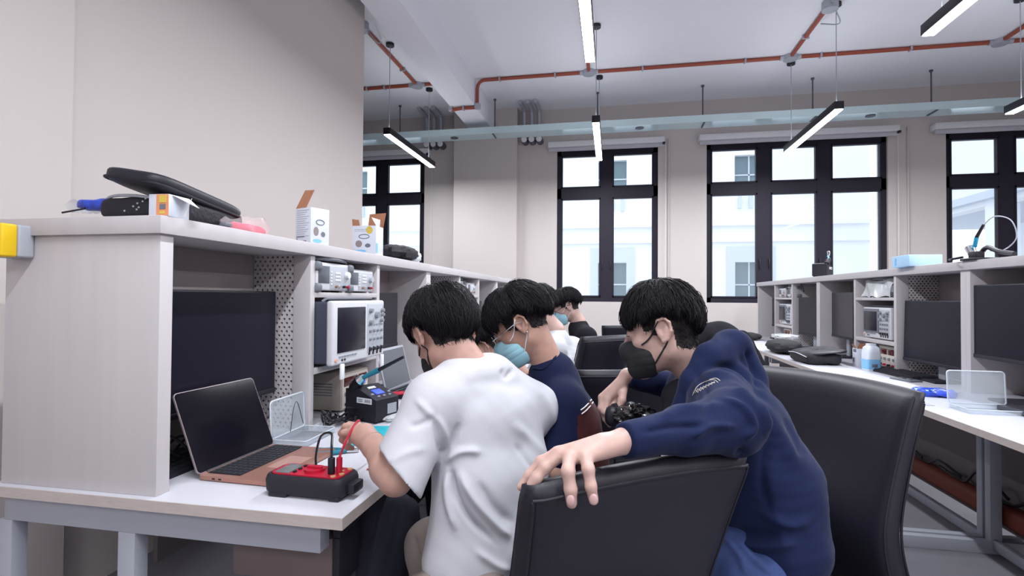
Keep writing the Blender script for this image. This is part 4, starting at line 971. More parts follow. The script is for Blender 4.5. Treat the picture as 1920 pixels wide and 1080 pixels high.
class Head:
    def __init__(s, c, heading, pitch, roll=0, k=1.0):
        a = math.radians(heading); F = Vector((math.cos(a), math.sin(a), 0)); L_ = Vector((-math.sin(a), math.cos(a), 0)); U = Vector((0, 0, 1))
        q = Quaternion(L_, math.radians(pitch)); F = q @ F; U = q @ U; q = Quaternion(F, math.radians(roll)); L_ = q @ L_; U = q @ U
        s.c = Vector(c); s.F, s.L, s.U, s.k = F, L_, U, k
        s.M = Matrix(((F.x*k, L_.x*k, U.x*k, s.c.x), (F.y*k, L_.y*k, U.y*k, s.c.y), (F.z*k, L_.z*k, U.z*k, s.c.z), (0, 0, 0, 1)))
        s.R = np.array([[F.x, L_.x, U.x], [F.y, L_.y, U.y], [F.z, L_.z, U.z]])
    def __call__(s, x, y, z): return s.M @ Vector((x, y, z))
    def build(s, f, neck, ears=True):
        k = s.k
        def e(c, r, kk=.012, mode='u'): f.ell(s(*c), [x*k for x in r], s.R, kk, mode)
        def cn(a, b, ra, rb, kk=.01, mode='u'): f.cone(s(*a), s(*b), ra*k, rb*k, kk, mode=mode)
        e((-.012, 0, .032), (.095, .077, .086)); e((.028, 0, -.022), (.062, .062, .082), .02)
        cn((.0, .035, -.055), (.068, .010, -.098), .030, .020, .02); cn((.0, -.035, -.055), (.068, -.010, -.098), .030, .020, .02)
        cn((.074, -.008, -.099), (.074, .008, -.099), .018, .018, .012)
        for q in (-1, 1):
            e((.052, q*.038, -.022), (.026, .022, .02), .015); e((.096, q*.032, .003), (.016, .02, .013), .010, 's'); e((.080, q*.031, .001), (.0125, .0145, .0115), .003)
            e((.098, q*.012, -.040), (.010, .008, .008), .005)
        e((.082, 0, .022), (.012, .05, .010), .012)
        cn((.090, 0, .008), (.108, 0, -.032), .006, .010, .008); e((.106, 0, -.036), (.011, .011, .009), .006)
        e((.088, 0, -.060), (.012, .022, .006), .004); e((.086, 0, -.070), (.012, .019, .006), .004)
        for q in (-1, 1):
            e((-.008, q*.079, -.004), (.019, .006, .030), .004); e((-.004, q*.086, -.002), (.011, .006, .018), .003, 's')
            pts = [(.004, q*.080, -.012), (.010, q*.082, .008), (.002, q*.085, .024), (-.014, q*.088, .028), (-.026, q*.089, .014), (-.026, q*.087, -.008), (-.014, q*.083, -.026), (-.002, q*.080, -.030)]
            for a_, b_ in zip(pts, pts[1:]): cn(a_, b_, .0042, .0042, .004)
            cn((-.014, q*.083, -.002), (-.006, q*.083, -.018), .0035, .0035, .003); e((-.004, q*.080, -.030), (.007, .005, .008), .004)
            e((.006, q*.079, -.006), (.004, .004, .006), .003)
        f.cone(s(-.022, 0, -.045), neck, .052*k, .054*k, .022)
def hair(H, parent, keys, r=(.113, .095, .104), c=(-.014, 0, .034), tilt=-.30, seed=1, n=2600, fringe=.012, name='hair', rough=.0035, m=None):
    """hair shell with clumps plus individual strands falling from the crown; keys = [(azimuth, lowest angle)] 0 front .. pi back"""
    rnd = np.random.RandomState(seed); T = Matrix.Translation(c) @ Matrix.Rotation(tilt, 4, 'Y')
    ka = [k[0] for k in keys]; kv = [k[1] for k in keys]
    def pm(th): return float(np.interp(abs(((th+PI) % (2*PI))-PI), ka, kv))
    def pt(th, ph, off=0):
        rr = [x+off for x in r]; return H.M @ (T @ Vector((rr[0]*math.sin(ph)*math.cos(th), rr[1]*math.sin(ph)*math.sin(th), rr[2]*math.cos(ph))))
    ph0 = rnd.rand(6)*6
    b = B(); NU, NV = 120, 30
    def f(u, v):
        th = 2*PI*u; m_ = pm(th)*.965+.04*math.sin(23*th+ph0[0])+.03*math.sin(41*th+ph0[1])
        if v <= .82: t = v/.82; ph = .02+m_*t; cl = math.sin(17*th+ph0[2]+2.2*t+math.sin(5*th))*.5+math.sin(31*th+ph0[3]-3*t)*.3; return pt(th, ph, rough*cl*min(1, t*3)-.012*max(0, t-.8)*0)
        t = (v-.82)/.18; return pt(th, m_*(1-.25*t)+.02, -.002-.028*min(1, t*1.4))
    b.grid(f, NU, NV, True)
    cl_ = rnd.rand(90)*2*PI; cs_ = rnd.randn(90)*.10; cv_ = 1+.13*rnd.rand(90)-.03
    for _ in range(n*2):
        ci = rnd.randint(90); th = cl_[ci]+rnd.randn()*.09; a0 = rnd.rand()**.8*.78; m_ = pm(th); L_ = .35+.5*rnd.rand(); p0 = m_*a0; p1 = min(p0+L_*m_, m_*cv_[ci]*(1.0+.04*rnd.rand()))
        sw = (cl_[ci]-th)*.75+cs_[ci]+rnd.randn()*.04; o0 = -.002; o1 = .002+abs(rnd.randn())*rough*.9; k = 5; pts = []
        for j in range(k):
            t = j/(k-1); pts.append(pt(th+sw*t*t, p0+(p1-p0)*t, o0+(o1-o0)*math.sin(t*PI*.75)+(.001*rnd.randn())))
        w = .0007+.0006*rnd.rand(); b.tube(pts, w, 3, [w, w*1.1, w, w*.8, w*.2])
    o = b.obj(name, parent, m or HAIR, smooth=True, recalc=False); return o
def maskpart(H, parent, m, top=-.012, back=.028, low=-.122, bulge=1.0):
    f = SDF(); k = H.k
    f.ell(H(.050, 0, -.060), (.064*k*bulge, .060*k, .068*k), H.R, .01); f.cone(H(.07, 0, -.01), H(.098, 0, -.040), .026*k, .030*k, .02); f.ell(H(.070, 0, -.095), (.040*k, .036*k, .030*k), H.R, .02)
    f.half(H.U, H(0, 0, top), .006); f.half(-H.U, H(0, 0, low), .006); f.half(-H.F-H.U*.25, H(back, 0, -.06), .008)
    P, Q = f.mesh(.0028); P = smooth_mesh(P, Q, 2)
    N = vnormals(P, Q); inv = np.array(H.M.inverted()); z = (np.c_[P, np.ones(len(P))]@inv.T)[:, 2]
    for z0 in (-.045, -.065, -.085): P = P+N*(-(.0006 if m is MASKK else .0011)*np.exp(-((z-z0)/.0028)**2))[:, None]
    o = to_obj('face_mask', P, Q, [m], parent); return o
def short_hair(P, Q, mi, H, parent, n=2600, seed=1, L0=.007):
    rnd = np.random.RandomState(seed); sel = np.nonzero(mi == 1)[0]
    if not len(sel): return
    N = vnormals(P, Q); c = P[Q].mean(1); nn = N[Q].mean(1); dn = -np.array(H.U)*.85-np.array(H.F)*.35; b = B()
    for i in rnd.choice(sel, n):
        p = c[i]+rnd.randn(3)*.0012; v = dn+rnd.randn(3)*.25; v = v-nn[i]*(v@nn[i]); v = v/np.linalg.norm(v)+nn[i]*.12; l = L0*(.5+rnd.rand())
        p = p+nn[i]*.0006; b.tube([p, p+v*l*.5, p+v*l], .0005, 3, [.0006, .0005, .0001])
    b.obj('short_hair', parent, HAIR, smooth=True, recalc=False)
def bvh(objs):
    vs = []; fs = []
    for o in objs:
        k = len(vs); vs += [v.co.copy() for v in o.data.vertices]; fs += [[i+k for i in p.vertices] for p in o.data.polygons]
    return BVHTree.FromPolygons(vs, fs)
def onsurf(tree, px, py, off=.001):
    o = Vector((0, 0, CAMH)); d = (W(px, py, 1)-o).normalized(); h = tree.ray_cast(o, d)
    return None if h[0] is None else h[0]-d*off
def surfline(tree, pts, r, name, parent, m, n=6, off=.0012, dflt=None):
    q = [onsurf(tree, p[0], p[1], off) for p in bez([(x, y, 0) for x, y in pts], n)]; q = [x for x in q if x is not None]
    if len(q) < 2: return None
    for _ in range(2): q = [q[0]]+[(q[i-1]+q[i]*2+q[i+1])/4 for i in range(1, len(q)-1)]+[q[-1]]
    return B().tube(q, r, 6).obj(name, parent, m, smooth=True)
def earloops(H, tree, parent, m, r=.0021):
    for q in (1, -1):
        for path in ([(.056, -.030), (.040, -.022), (.026, -.010), (.012, .008), (.000, .022)], [(.048, -.098), (.032, -.082), (.014, -.062), (-.002, -.044), (-.012, -.032)]):
            pts = []
            for x, z in path:
                o = H(x, q*.2, z); h = tree.ray_cast(o, (H(x, 0, z)-o).normalized())
                if h[0] is not None: pts.append(h[0]+H.L*q*.002)
            if len(pts) > 1: B().tube(bez(pts, 5), r, 6).obj('ear_loop', parent, m, smooth=True)
def finger(f, pts, r0, r1, k=.004):
    n = len(pts)-1
    for i in range(n):
        a = r0+(r1-r0)*i/n; b_ = r0+(r1-r0)*(i+1)/n
        f.cone(pts[i], pts[i+1], a, b_, k); 
        if 0 < i: f.ell(pts[i], (a*1.02,)*3, None, .004)
def arm(f, sh, el, wr, r=(.052, .040, .043, .026)):
    f.cone(sh, el, r[0], r[1], .03); mid = Vector(el).lerp(Vector(wr), .3); f.cone(el, mid, r[1]*.95, r[2], .02); f.cone(mid, wr, r[2], r[3], .02)
def nailpatch(tree, c, r, parent, up=None):
    pass
def glassesp(H, parent, m, y=.033, rx=.023, rz=.018):
    for q in (-1, 1):
        pts = [H(.104-.004*math.cos(a)*q*q, q*y+rx*math.cos(a), -.004+rz*math.sin(a)) for a in [2*PI*i/24 for i in range(25)]]
        B().tube(pts, .0011, 6).obj('lens_rim', parent, m)
        B().add([p for p in pts[:-1]], [list(range(24))]).obj('lens', parent, glassy('lens_glass', (.97, .98, 1), .06, .02), smooth=False)
        B().tube([H(.104, q*(y+rx), .0), H(.07, q*.079, .004), H(.01, q*.086, .010), H(-.018, q*.090, .004)], .0014, 6).obj('temple', parent, m)
    B().tube(bez([H(.104, -.010, .0), H(.108, 0, .003), H(.104, .010, .0)], 5), .0011, 6).obj('bridge', parent, m)

# ================================================================== chairs
def chair(label, loc, heading, w=.46, ztop=1.0, seat=.47, recline=.10, wrap=.045, droop=.005, group='black leather office chairs'):
    """local +y is where the sitter faces"""
    t = thing('office_chair', label, 'chair', loc, math.radians(heading)-PI/2, group)
    zb = seat-.02; d0 = -.235
    def S(u, v, side):
        x = (u*2-1); vv = v
        ww = w/2*(1-.05*math.sin(min(1, vv*1.05)*PI)-.02*(1-vv)); z = zb+(ztop-zb)*vv-droop*x*x*vv
        y = d0-recline*vv*1.1+.035*math.sin(vv*PI*1.1)*(1)+wrap*x*x+.045*math.exp(-((vv-.38)/.2)**2)*(1-x*x*.6)
        th = .030+.012*(1-vv)
        e = min(1, (1-abs(x))*9)**.5 if abs(x) < 1 else 0; e2 = min(1, (1-vv)*14)**.5 if vv < 1 else 0
        k_ = max(.0, min(e, 1))*max(.0, min(e2, 1))
        return Vector((x*ww, y+side*th*(.25+.75*k_), z))
    nu, nv_ = 28, 30; b = B()
    vs = [S(i/(nu-1), j/(nv_-1), 1) for j in range(nv_) for i in range(nu)]+[S(i/(nu-1), j/(nv_-1), -1) for j in range(nv_) for i in range(nu)]; o = nu*nv_; fs = []
    for j in range(nv_-1):
        for i in range(nu-1): a = j*nu+i; fs += [(a, a+1, a+nu+1, a+nu), (o+a, o+a+nu, o+a+nu+1, o+a+1)]
    for j in range(nv_-1): fs += [(j*nu, (j+1)*nu, o+(j+1)*nu, o+j*nu), (j*nu+nu-1, o+j*nu+nu-1, o+(j+1)*nu+nu-1, (j+1)*nu+nu-1)]
    for i in range(nu-1): fs += [(i, o+i, o+i+1, i+1), ((nv_-1)*nu+i, (nv_-1)*nu+i+1, o+(nv_-1)*nu+i+1, o+(nv_-1)*nu+i)]
    b.add(vs, fs); bo = b.obj('backrest', t, LEATHER, smooth=True)
    # rear cover seam and top seam piping
    pts = [S(.02+.96*i/30, .955, -1)+Vector((0, -.001, 0)) for i in range(31)]; B().tube(pts, .003, 6).obj('seam', t, BLACKM)
    for u in (.02, .98):
        pts = [S(u, .05+.9*i/30, -1)+Vector((0, -.002, 0)) for i in range(31)]; B().tube(pts, .003, 6).obj('seam', t, BLACKM)
        pts = [S(u, .05+.93*i/30, 1)+Vector((0, .002, 0)) for i in range(31)]; B().tube(pts, .003, 6).obj('seam', t, BLACKM)
    b = B(); b.M = Matrix.Translation((0, .0, seat-.09)); b.grid(pillow(w/2+.005, .245, .10, p=6), 48, 16, True); b.obj('seat', t, LEATHER, smooth=True)
    B().cb((0, 0, seat-.105), (.24, .24, .03), .006).obj('seat_plate', t, BLACKP)
    B().box((-.04, -.27, seat-.10), (.04, -.05, seat-.085), .004).box((-.04, -.285, seat-.10), (.04, -.265, seat+.16), .004).obj('back_bracket', t, BLACKP)
    B().cyl((0, 0, .10), (0, 0, seat-.1), .028, 16).obj('gas_lift', t, BLACKP)
    for i in range(5):
        a = 2*PI*i/5+.3; b = B(); b.tube([(0, 0, .10), (.15*math.cos(a), .15*math.sin(a), .095), (.29*math.cos(a), .29*math.sin(a), .07)], .02, 8, [.028, .022, .016]); lg = b.obj('leg', t, CHROME)
        B().cyl((.29*math.cos(a)-.018*math.sin(a), .29*math.sin(a)+.018*math.cos(a), .028), (.29*math.cos(a)+.018*math.sin(a), .29*math.sin(a)-.018*math.cos(a), .028), .027, 16).obj('caster', lg, BLACKP)
    return t
def chair_by_corners(label, pl, pr, ztop, facing_camera, **kw):
    a = Vector(pl); b_ = Vector(pr); w = (b_-a).xy.length; mid = (a+b_)/2; v = (b_-a).xy.normalized(); n = Vector((-v.y, v.x))   # n: left of v
    if facing_camera: n = -n
    hd = math.degrees(math.atan2(n.y, n.x)); loc = (mid.x+n.x*(.235+kw.get('recline', .1)), mid.y+n.y*(.235+kw.get('recline', .1)), 0)
    return chair(label, loc, hd, w=w, ztop=ztop, **kw)
C1 = chair_by_corners('black leather office chair in the foreground with a pale hand on its back', W(984, 893, .80), W(1400, 826, .99), .978, False, recline=.06, wrap=.02, droop=.018)
C2 = chair_by_corners('black leather office chair behind the blue-hooded person, facing left', W(1432, 700, 1.78), W(1752, 735, 1.27), 1.03, True, recline=.01, wrap=.05)
C3 = chair_by_corners('far black office chair between the blue-hooded person and the white-shirted back', W(1097, 632, 2.55), W(1190, 628, 2.75), 1.06, False, recline=.08)
C4 = chair_by_corners('black office chair behind the navy-shirted person, partly under the hanging hand', W(1083, 682, 1.95), W(1270, 700, 2.0), .98, False, recline=.08)
chair('black office chair with a jacket on it, beyond the blue hood', (.62, 2.92, 0), 20)
chair('farthest black office chair by the back wall', (.15, 5.2, 0), 100, ztop=1.0, w=.6)
# jacket over far chair
f = SDF(); p0 = W(1345, 640, 2.6); f.ell(p0, (.12, .12, .07), None, .03); f.cone(p0, W(1400, 760, 2.6), .10, .13, .04); f.cone(W(1330, 650, 2.6), W(1335, 800, 2.6), .07, .09, .04); f.cone(W(1390, 640, 2.7), W(1430, 760, 2.7), .06, .10, .04)
P, Q = f.mesh(.008); P = wrinkle(P, Q, .010, 22, 4); j = to_obj('black_jacket', P, Q, [BLKC]); tag(j, 'black jacket draped over the chair just behind the blue hood', 'jacket')
# dark jacket hanging from the bench edge
f = SDF()
for i, (x0, y0) in enumerate(((700, 925), (722, 930), (745, 935), (765, 945))): f.cone(W(x0, y0+10, 1.42+.03*i), W(x0+8, y0+260, 1.42+.03*i), .035, .06, .025)
P, Q = f.mesh(.006); P = wrinkle(P, Q, .007, 30, 9, (1, 1, .35)); j = to_obj('hanging_jacket', P, Q, [mat('black_navy_cloth', lin=(.010, .010, .022), rough=.9)]); tag(j, 'black jacket hanging from the bench edge below the bare elbow', 'jacket')

# ================================================================== person in blue hooded sweatshirt
def person(label, loc): return thing('person', label, 'person', loc, 0)
P1 = person('person in navy hoodie and black mask leaning an arm on the front chair', (.33, 1.3, 0))
H1 = Head(W(1243, 619, 1.33), 171, 12, 4, .945)
nk = W(1322, 712, 1.32)
shL, elL, wrL = W(1352, 752, 1.13), W(1372, 792, .965), W(1180, 824, .835)
shR, elR, wrR = W(1300, 735, 1.42), W(1275, 728, 1.56), W(1176, 704, 1.50)
f = SDF(); H1.build(f, nk)
pel = W(1432, 1030, 1.22); chs = W(1375, 790, 1.27)
f.cone(chs, pel, .07, .08, .03); f.cone(nk, chs, .052, .065, .02)
arm(f, shL, elL, wrL, (.034, .030, .030, .0205)); arm(f, shR, elR, wrR, (.036, .034, .032, .0205))
# left hand on the chair back: back of hand then five fingers
kn = [W(1046, 849, .835), W(1052, 852, .822), W(1068, 858, .808), W(1098, 858, .800)]
for q in kn: f.cone(wrL, q, .0165, .0105, .010)
f.cone(W(1130, 834, .825), W(1080, 850, .82), .0155, .012, .012)
finger(f, [kn[0], W(1014, 866, .835), W(992, 892, .83), W(977, 913, .825)], .0100, .0072)
finger(f, [kn[1], W(1022, 876, .815), W(1006, 896, .81), W(996, 908, .808)], .0105, .0082)
finger(f, [kn[2], W(1065, 884, .785), W(1070, 918, .780), W(1072, 943, .780)], .0108, .0088)
finger(f, [kn[3], W(1103, 880, .782), W(1108, 912, .776), W(1113, 938, .776)], .0100, .0078)
finger(f, [W(1150, 832, .86), W(1110, 846, .875), W(1075, 852, .88)], .0125, .010)
# right hand hanging, holding the shiny pouch
kr = [W(1128, 745, 1.50), W(1140, 748, 1.49), W(1152, 750, 1.50), W(1163, 746, 1.52)]
for q in kr: f.cone(wrR, q, .015, .0105, .010)
finger(f, [kr[0], W(1127, 765, 1.49), W(1135, 785, 1.49), W(1143, 797, 1.49)], .0100, .0078)
finger(f, [kr[1], W(1134, 772, 1.48), W(1146, 788, 1.48), W(1152, 796, 1.48)], .0105, .008)
finger(f, [kr[2], W(1150, 765, 1.485), W(1157, 778, 1.485)], .0105, .0085)
finger(f, [kr[3], W(1162, 762, 1.51), W(1157, 775, 1.50)], .0095, .0075)
finger(f, [W(1170, 725, 1.50), W(1166, 750, 1.47), W(1157, 774, 1.465)], .0125, .0095)
P, Q = f.mesh(.003); P = smooth_mesh(P, Q, 2, .45)
inv = np.array(H1.M.inverted()); fc = P[Q].mean(1); lc = np.c_[fc, np.ones(len(fc))]@inv.T
jit = .0025*np.sin(lc[:, 1]*260)+.0015*np.sin(lc[:, 0]*330)
def stub(lc, y0=-.004, back=-.052): 
    x, y, z = lc[:, 0], lc[:, 1], lc[:, 2]
    side = (z > .004+jit) & (x < .045) & (x > -.2); nape = (x < -.030) & (z > back+.25*(x+.03)+jit) & (z < .2); side2 = (x < .030) & (z > .012+jit)
    ear = (np.abs(y) > .0790) & (x > -.036) & (x < .016) & (z > -.04) & (z < .034)
    burn = (x > .0) & (x < .022) & (z > -.012) & (z < .03)
    return ((side | nape | side2 | burn) & ~ear & (x > -.3) & (np.abs(y) < .2)).astype(int)
body1 = to_obj('body', P, Q, [SKIN, STUB], P1, stub(lc)); short_hair(P, Q, stub(lc), H1, P1, 3200, 1)
tr = bvh([body1])
hair(H1, P1, [(0, 1.62), (.6, 1.70), (1.2, 1.62), (1.57, 1.46), (2.2, 1.62), (2.7, 1.95), (3.15, 2.05)], r=(.102, .089, .100), c=(-.005, 0, .036), tilt=-.06, seed=3, n=3600, rough=.005)
def V3(*a): return Vector(a)
def legs(f, hipL, hipR, hd, r=(.085, .062, .045), thigh=.42, spread=8, zk=None, kneeL=None, kneeR=None, footx=0):
    out = []
    for h, q, kn_ in ((hipL, 1, kneeL), (hipR, -1, kneeR)):
        a = math.radians(hd+q*spread); d = Vector((math.cos(a), math.sin(a), 0)); h = Vector(h)
        k_ = Vector(kn_) if kn_ is not None else h+d*thigh+V3(0, 0, (zk or .52)-h.z)
        ft = Vector((k_.x-d.x*.04+footx, k_.y-d.y*.04, .09)); f.cone(h, k_, r[0], r[1], .03); f.cone(k_, ft, r[1]*.95, r[2], .03); out.append((ft, d))
    return out
def shoes(parent, feet, m):
    for ft, d in feet:
        f = SDF(); a = Vector((ft.x, ft.y, .05)); f.cone(a-d*.03, a+d*.15-V3(0, 0, .012), .045, .036, .02); f.half((0, 0, -1), (0, 0, .004), .004)
        P, Q = f.mesh(.008); to_obj('shoe', P, Q, [m], parent)
SHOE = mat('dark_shoe', lin=(.03, .03, .035), rough=.6)
# ---- navy hoodie
f = SDF(); sd = (Vector(shL)-Vector(shR)); sd.z = 0; sd.normalize()
chs, mid, pel = W(1370, 800, 1.25), W(1428, 890, 1.24), W(1434, 990, 1.23)
for o in (-.07, 0, .07):
    f.cone(chs+sd*o, mid+sd*o*.9, .092, .094, .05); f.cone(mid+sd*o*.9, pel+sd*o, .094, .112, .05)
f.cone(W(1345, 735, 1.28)+sd*.05, chs, .075, .095, .05); f.cone(W(1345, 735, 1.28)-sd*.05, chs, .075, .095, .05)
f.cone(shR, W(1345, 760, 1.25), .07, .08, .04); f.cone(shL, W(1400, 800, 1.22), .062, .085, .045)
f.cone(shL, elL, .062, .056, .03); m1 = Vector(elL).lerp(Vector(wrL), .5)
f.cone(elL, m1, .053, .041, .03); wr_ = Vector(wrL); dr = (wr_-Vector(elL)).normalized(); f.cone(m1, wr_, .041, .028, .015, cut=(dr, wr_-dr*.004)); f.cone(wr_-dr*.045, wr_+dr*.03, .030, .0275, .004, cut=(dr, wr_+dr*.012))
f.cone(shR, elR, .060, .052, .03); f.cone(elR, wrR, .046, .030, .02, cut=((Vector(wrR)-Vector(elR)), Vector(wrR)-(Vector(wrR)-Vector(elR)).normalized()*.005))
# hood
hp = [W(1272, 775, 1.19), W(1298, 718, 1.185), W(1330, 672, 1.20), W(1370, 650, 1.26), W(1372, 655, 1.34), W(1320, 690, 1.42), W(1280, 740, 1.40)]
rr = [.020, .027, .032, .040, .038, .034, .025]
for i in range(len(hp)-1): f.cone(hp[i], hp[i+1], rr[i], rr[i+1], .012)
f.cone(W(1376, 655, 1.28), W(1408, 712, 1.25), .046, .040, .02); f.cone(W(1350, 690, 1.22), W(1405, 735, 1.2), .035, .03, .02)
# clear the neck
f.cone(W(1300, 660, 1.305), W(1262, 742, 1.30), .040, .046, .012, mode='s')
P, Q = f.mesh(.0042); P = smooth_mesh(P, Q, 2); P = wrinkle(P, Q, .0036, 28, 2)
P = folds(P, Q, [([(1335, 690), (1375, 690), (1405, 715), (1440, 760)], 7, -.010), ([(1318, 700), (1362, 706), (1395, 740), (1412, 775)], 8, .007), ([(1400, 650), (1412, 690), (1432, 735)], 6, -.009),
    ([(1405, 740), (1450, 800), (1500, 880)], 16, .008), ([(1225, 790), (1290, 765), (1370, 762)], 9, .005), ([(1200, 812), (1260, 800), (1330, 800)], 6, -.005), ([(1295, 822), (1330, 800), (1385, 800)], 6, .006),
    ([(1350, 745), (1392, 765), (1412, 800), (1395, 826)], 6, .006), ([(1300, 690), (1325, 735), (1320, 790)], 7, -.004), ([(1395, 835), (1385, 880), (1372, 940)], 9, -.009), ([(1345, 985), (1400, 1000), (1470, 1002)], 8, -.008),
    ([(1350, 1005), (1420, 1025), (1500, 1020)], 8, .007), ([(1420, 960), (1480, 985), (1520, 975)], 9, .006), ([(1440, 820), (1430, 900), (1445, 960)], 10, -.006), ([(1470, 780), (1505, 860)], 10, -.005)], gain=1.5)
hd1 = to_obj('hoodie', P, Q, [NAVY], P1)
f = SDF(); f.cone(W(1278, 748, 1.30), W(1290, 800, 1.28), .05, .065, .03); P, Q = f.mesh(.007); to_obj('chest_shade_fill', P, Q, [BLKC], P1)  # black filler, stands in for the shade on the hoodie front
f = SDF(); hl, hr = W(1400, 1075, 1.14), W(1440, 1070, 1.30); f.cone(hl, hr, .098, .10, .05); f.cone(W(1432, 1030, 1.22), W(1425, 1085, 1.2), .112, .118, .04); ft = legs(f, hl, hr, 128, (.088, .066, .052), zk=.53)
P, Q = f.mesh(.006); P = wrinkle(P, Q, .004, 30, 5); P = folds(P, Q, [([(1350, 1000), (1385, 1040), (1400, 1079)], 5, .006), ([(1375, 1008), (1415, 1050), (1450, 1079)], 4, .006), ([(1400, 1020), (1450, 1060)], 5, -.006)])
to_obj('jeans', P, Q, [JEAN], P1); shoes(P1, ft, SHOE)
trh = bvh([hd1])
EMB = mat('pale_embroidery', lin=(.45, .42, .38), rough=.8)
for l in ([(1300, 738), (1308, 724), (1322, 716), (1338, 712), (1346, 717)], [(1330, 712), (1342, 709), (1350, 714)], [(1298, 742), (1302, 734)]): surfline(trh, l, .0010, 'sleeve_emblem', P1, EMB, off=.001)
for i in range(7): surfline(trh, [(1304+i*5.2, 737-i*3.0), (1309+i*5.2, 729-i*2.2)], .0010, 'sleeve_emblem', P1, EMB, off=.001); surfline(trh, [(1303+i*5.2, 731-i*2.4), (1309+i*5.2, 736-i*3.0)], .0008, 'sleeve_emblem', P1, EMB, off=.001)
mk = maskpart(H1, P1, MASKK, top=-.014, back=.024, low=-.118, bulge=.95)
tr = bvh([body1])
earloops(H1, tr, P1, MASKK)
for p, a, b_ in (((1070, 938), 0, 0), ((1113, 936), 0, 0)):
    q = onsurf(tr, *p, .0005)
    if q is not None: B().grid(lambda u, v: (q.x+.0062*math.cos(2*PI*u)*math.sin(v*PI/2), q.y-.001-.0022*math.cos(v*PI/2), q.z+.0085*math.sin(2*PI*u)*math.sin(v*PI/2)), 16, 5, True).obj('fingernail', P1, NAIL, smooth=True)
B().tube([H1(.086, .020, .004), H1(.092, .032, .0), H1(.086, .044, -.002)], .0014, 6).obj('eyelashes', P1, HAIR); B().tube([H1(.094, .018, .019), H1(.093, .032, .022), H1(.082, .048, .018)], .003, 6).obj('eyebrow', P1, HAIR)
localize(P1)
pc = crumple('shiny_black_pouch', 'shiny black crinkled pouch held in the hanging hand', 'pouch', W(1182, 795, 1.46), .045, .05, .028, mat('glossy_black_film', lin=(.012, .012, .015), rough=.10, coat=.6), 33, .55, .4, 60, 30)
crumple('black_cup_lens', 'round black object under the hanging fingers', 'camera lens', W(1150, 800, 1.47), .024, .024, .030, BLACKP, 34, .02)

# ================================================================== person in the white T-shirt, back to the viewer
P2 = person('person seen from behind in white T-shirt and black mask, working at bench', (-.3, 1.3, 0))
H2 = Head(W(832, 626, 1.40), 137, 34, -4, .97)
nk = W(888, 704, 1.37)
shL, elL, wrL = W(812, 752, 1.25), W(742, 897, 1.17), W(701, 836, 1.30)
shR, elR, wrR = W(1000, 765, 1.50), W(955, 890, 1.70), W(800, 845, 1.62)
f = SDF(); H2.build(f, nk); chs, pel = W(915, 780, 1.37), W(905, 1060, 1.34)
f.cone(nk, chs, .05, .055, .02); f.cone(chs, pel, .07, .075, .03); arm(f, shL, elL, wrL, (.036, .036, .040, .027)); arm(f, shR, elR, wrR, (.036, .036, .040, .027))
pm_ = W(685, 812, 1.36)
f.cone(wrL, pm_, .027, .026, .02, flat=None); kn = [W(671, 798, 1.41), W(663, 803, 1.39), W(660, 812, 1.37), W(665, 823, 1.35)]
for q in kn: f.cone(wrL, q, .020, .0115, .014)
finger(f, [kn[0], W(655, 797, 1.43), W(646, 806, 1.44), W(648, 818, 1.44)], .0100, .0078)
finger(f, [kn[1], W(648, 800, 1.41), W(640, 812, 1.42), W(645, 824, 1.42)], .0102, .0080)
finger(f, [kn[2], W(645, 812, 1.385), W(642, 824, 1.40), W(650, 832, 1.40)], .0100, .0080)
finger(f, [kn[3], W(652, 828, 1.36), W(652, 838, 1.375), W(660, 840, 1.38)], .0090, .0072)
finger(f, [W(682, 806, 1.39), W(668, 806, 1.43), W(655, 816, 1.45)], .0125, .0095)
kr = W(775, 830, 1.66)
f.cone(wrR, kr, .026, .022, .02)
for i in range(4): p_ = kr+V3(-.02+.002*i, .03-.018*i, .012-.004*i); finger(f, [kr+V3(-.005, .02-.014*i, .005), p_+V3(-.02, 0, -.002), p_+V3(-.035, 0, -.02)], .0095, .0075)
finger(f, [kr, kr+V3(-.02, -.04, -.01), kr+V3(-.045, -.035, -.02)], .012, .009)
P, Q = f.mesh(.003); P = smooth_mesh(P, Q, 2, .45); inv = np.array(H2.M.inverted()); fc = P[Q].mean(1); lc = np.c_[fc, np.ones(len(fc))]@inv.T; jit = .0025*np.sin(lc[:, 1]*260)+.0015*np.sin(lc[:, 0]*330)
body2 = to_obj('body', P, Q, [SKIN3, STUB], P2, stub(lc, back=-.050)); short_hair(P, Q, stub(lc, back=-.05), H2, P2, 3600, 2, .011)
hair(H2, P2, [(0, 1.60), (.6, 1.66), (1.2, 1.62), (1.57, 1.56), (2.1, 1.90), (2.6, 2.30), (3.15, 2.38)], r=(.112, .094, .100), c=(-.016, 0, .036), tilt=-.12, seed=5, n=3600, rough=.0035)
# T-shirt
f = SDF(); sd = (Vector(shL)-Vector(shR)); sd.z = 0; sd.normalize(); chs, mid, low = W(912, 775, 1.37), W(925, 890, 1.35), W(912, 1030, 1.33)
for o in (-.10, -.04, .04, .10):
    f.cone(chs+sd*o, mid+sd*o*.82, .078, .078, .05); f.cone(mid+sd*o*.82, low+sd*o*.75, .078, .10, .05)
f.cone(W(893, 716, 1.37), chs, .069, .09, .05); f.cone(W(890, 716, 1.36)+sd*.055, W(896, 716, 1.38)-sd*.055, .058, .058, .03); f.cone(W(893, 712, 1.38)+sd*.05, shL, .058, .062, .04); f.cone(W(893, 712, 1.38)-sd*.05, shR, .058, .062, .04)
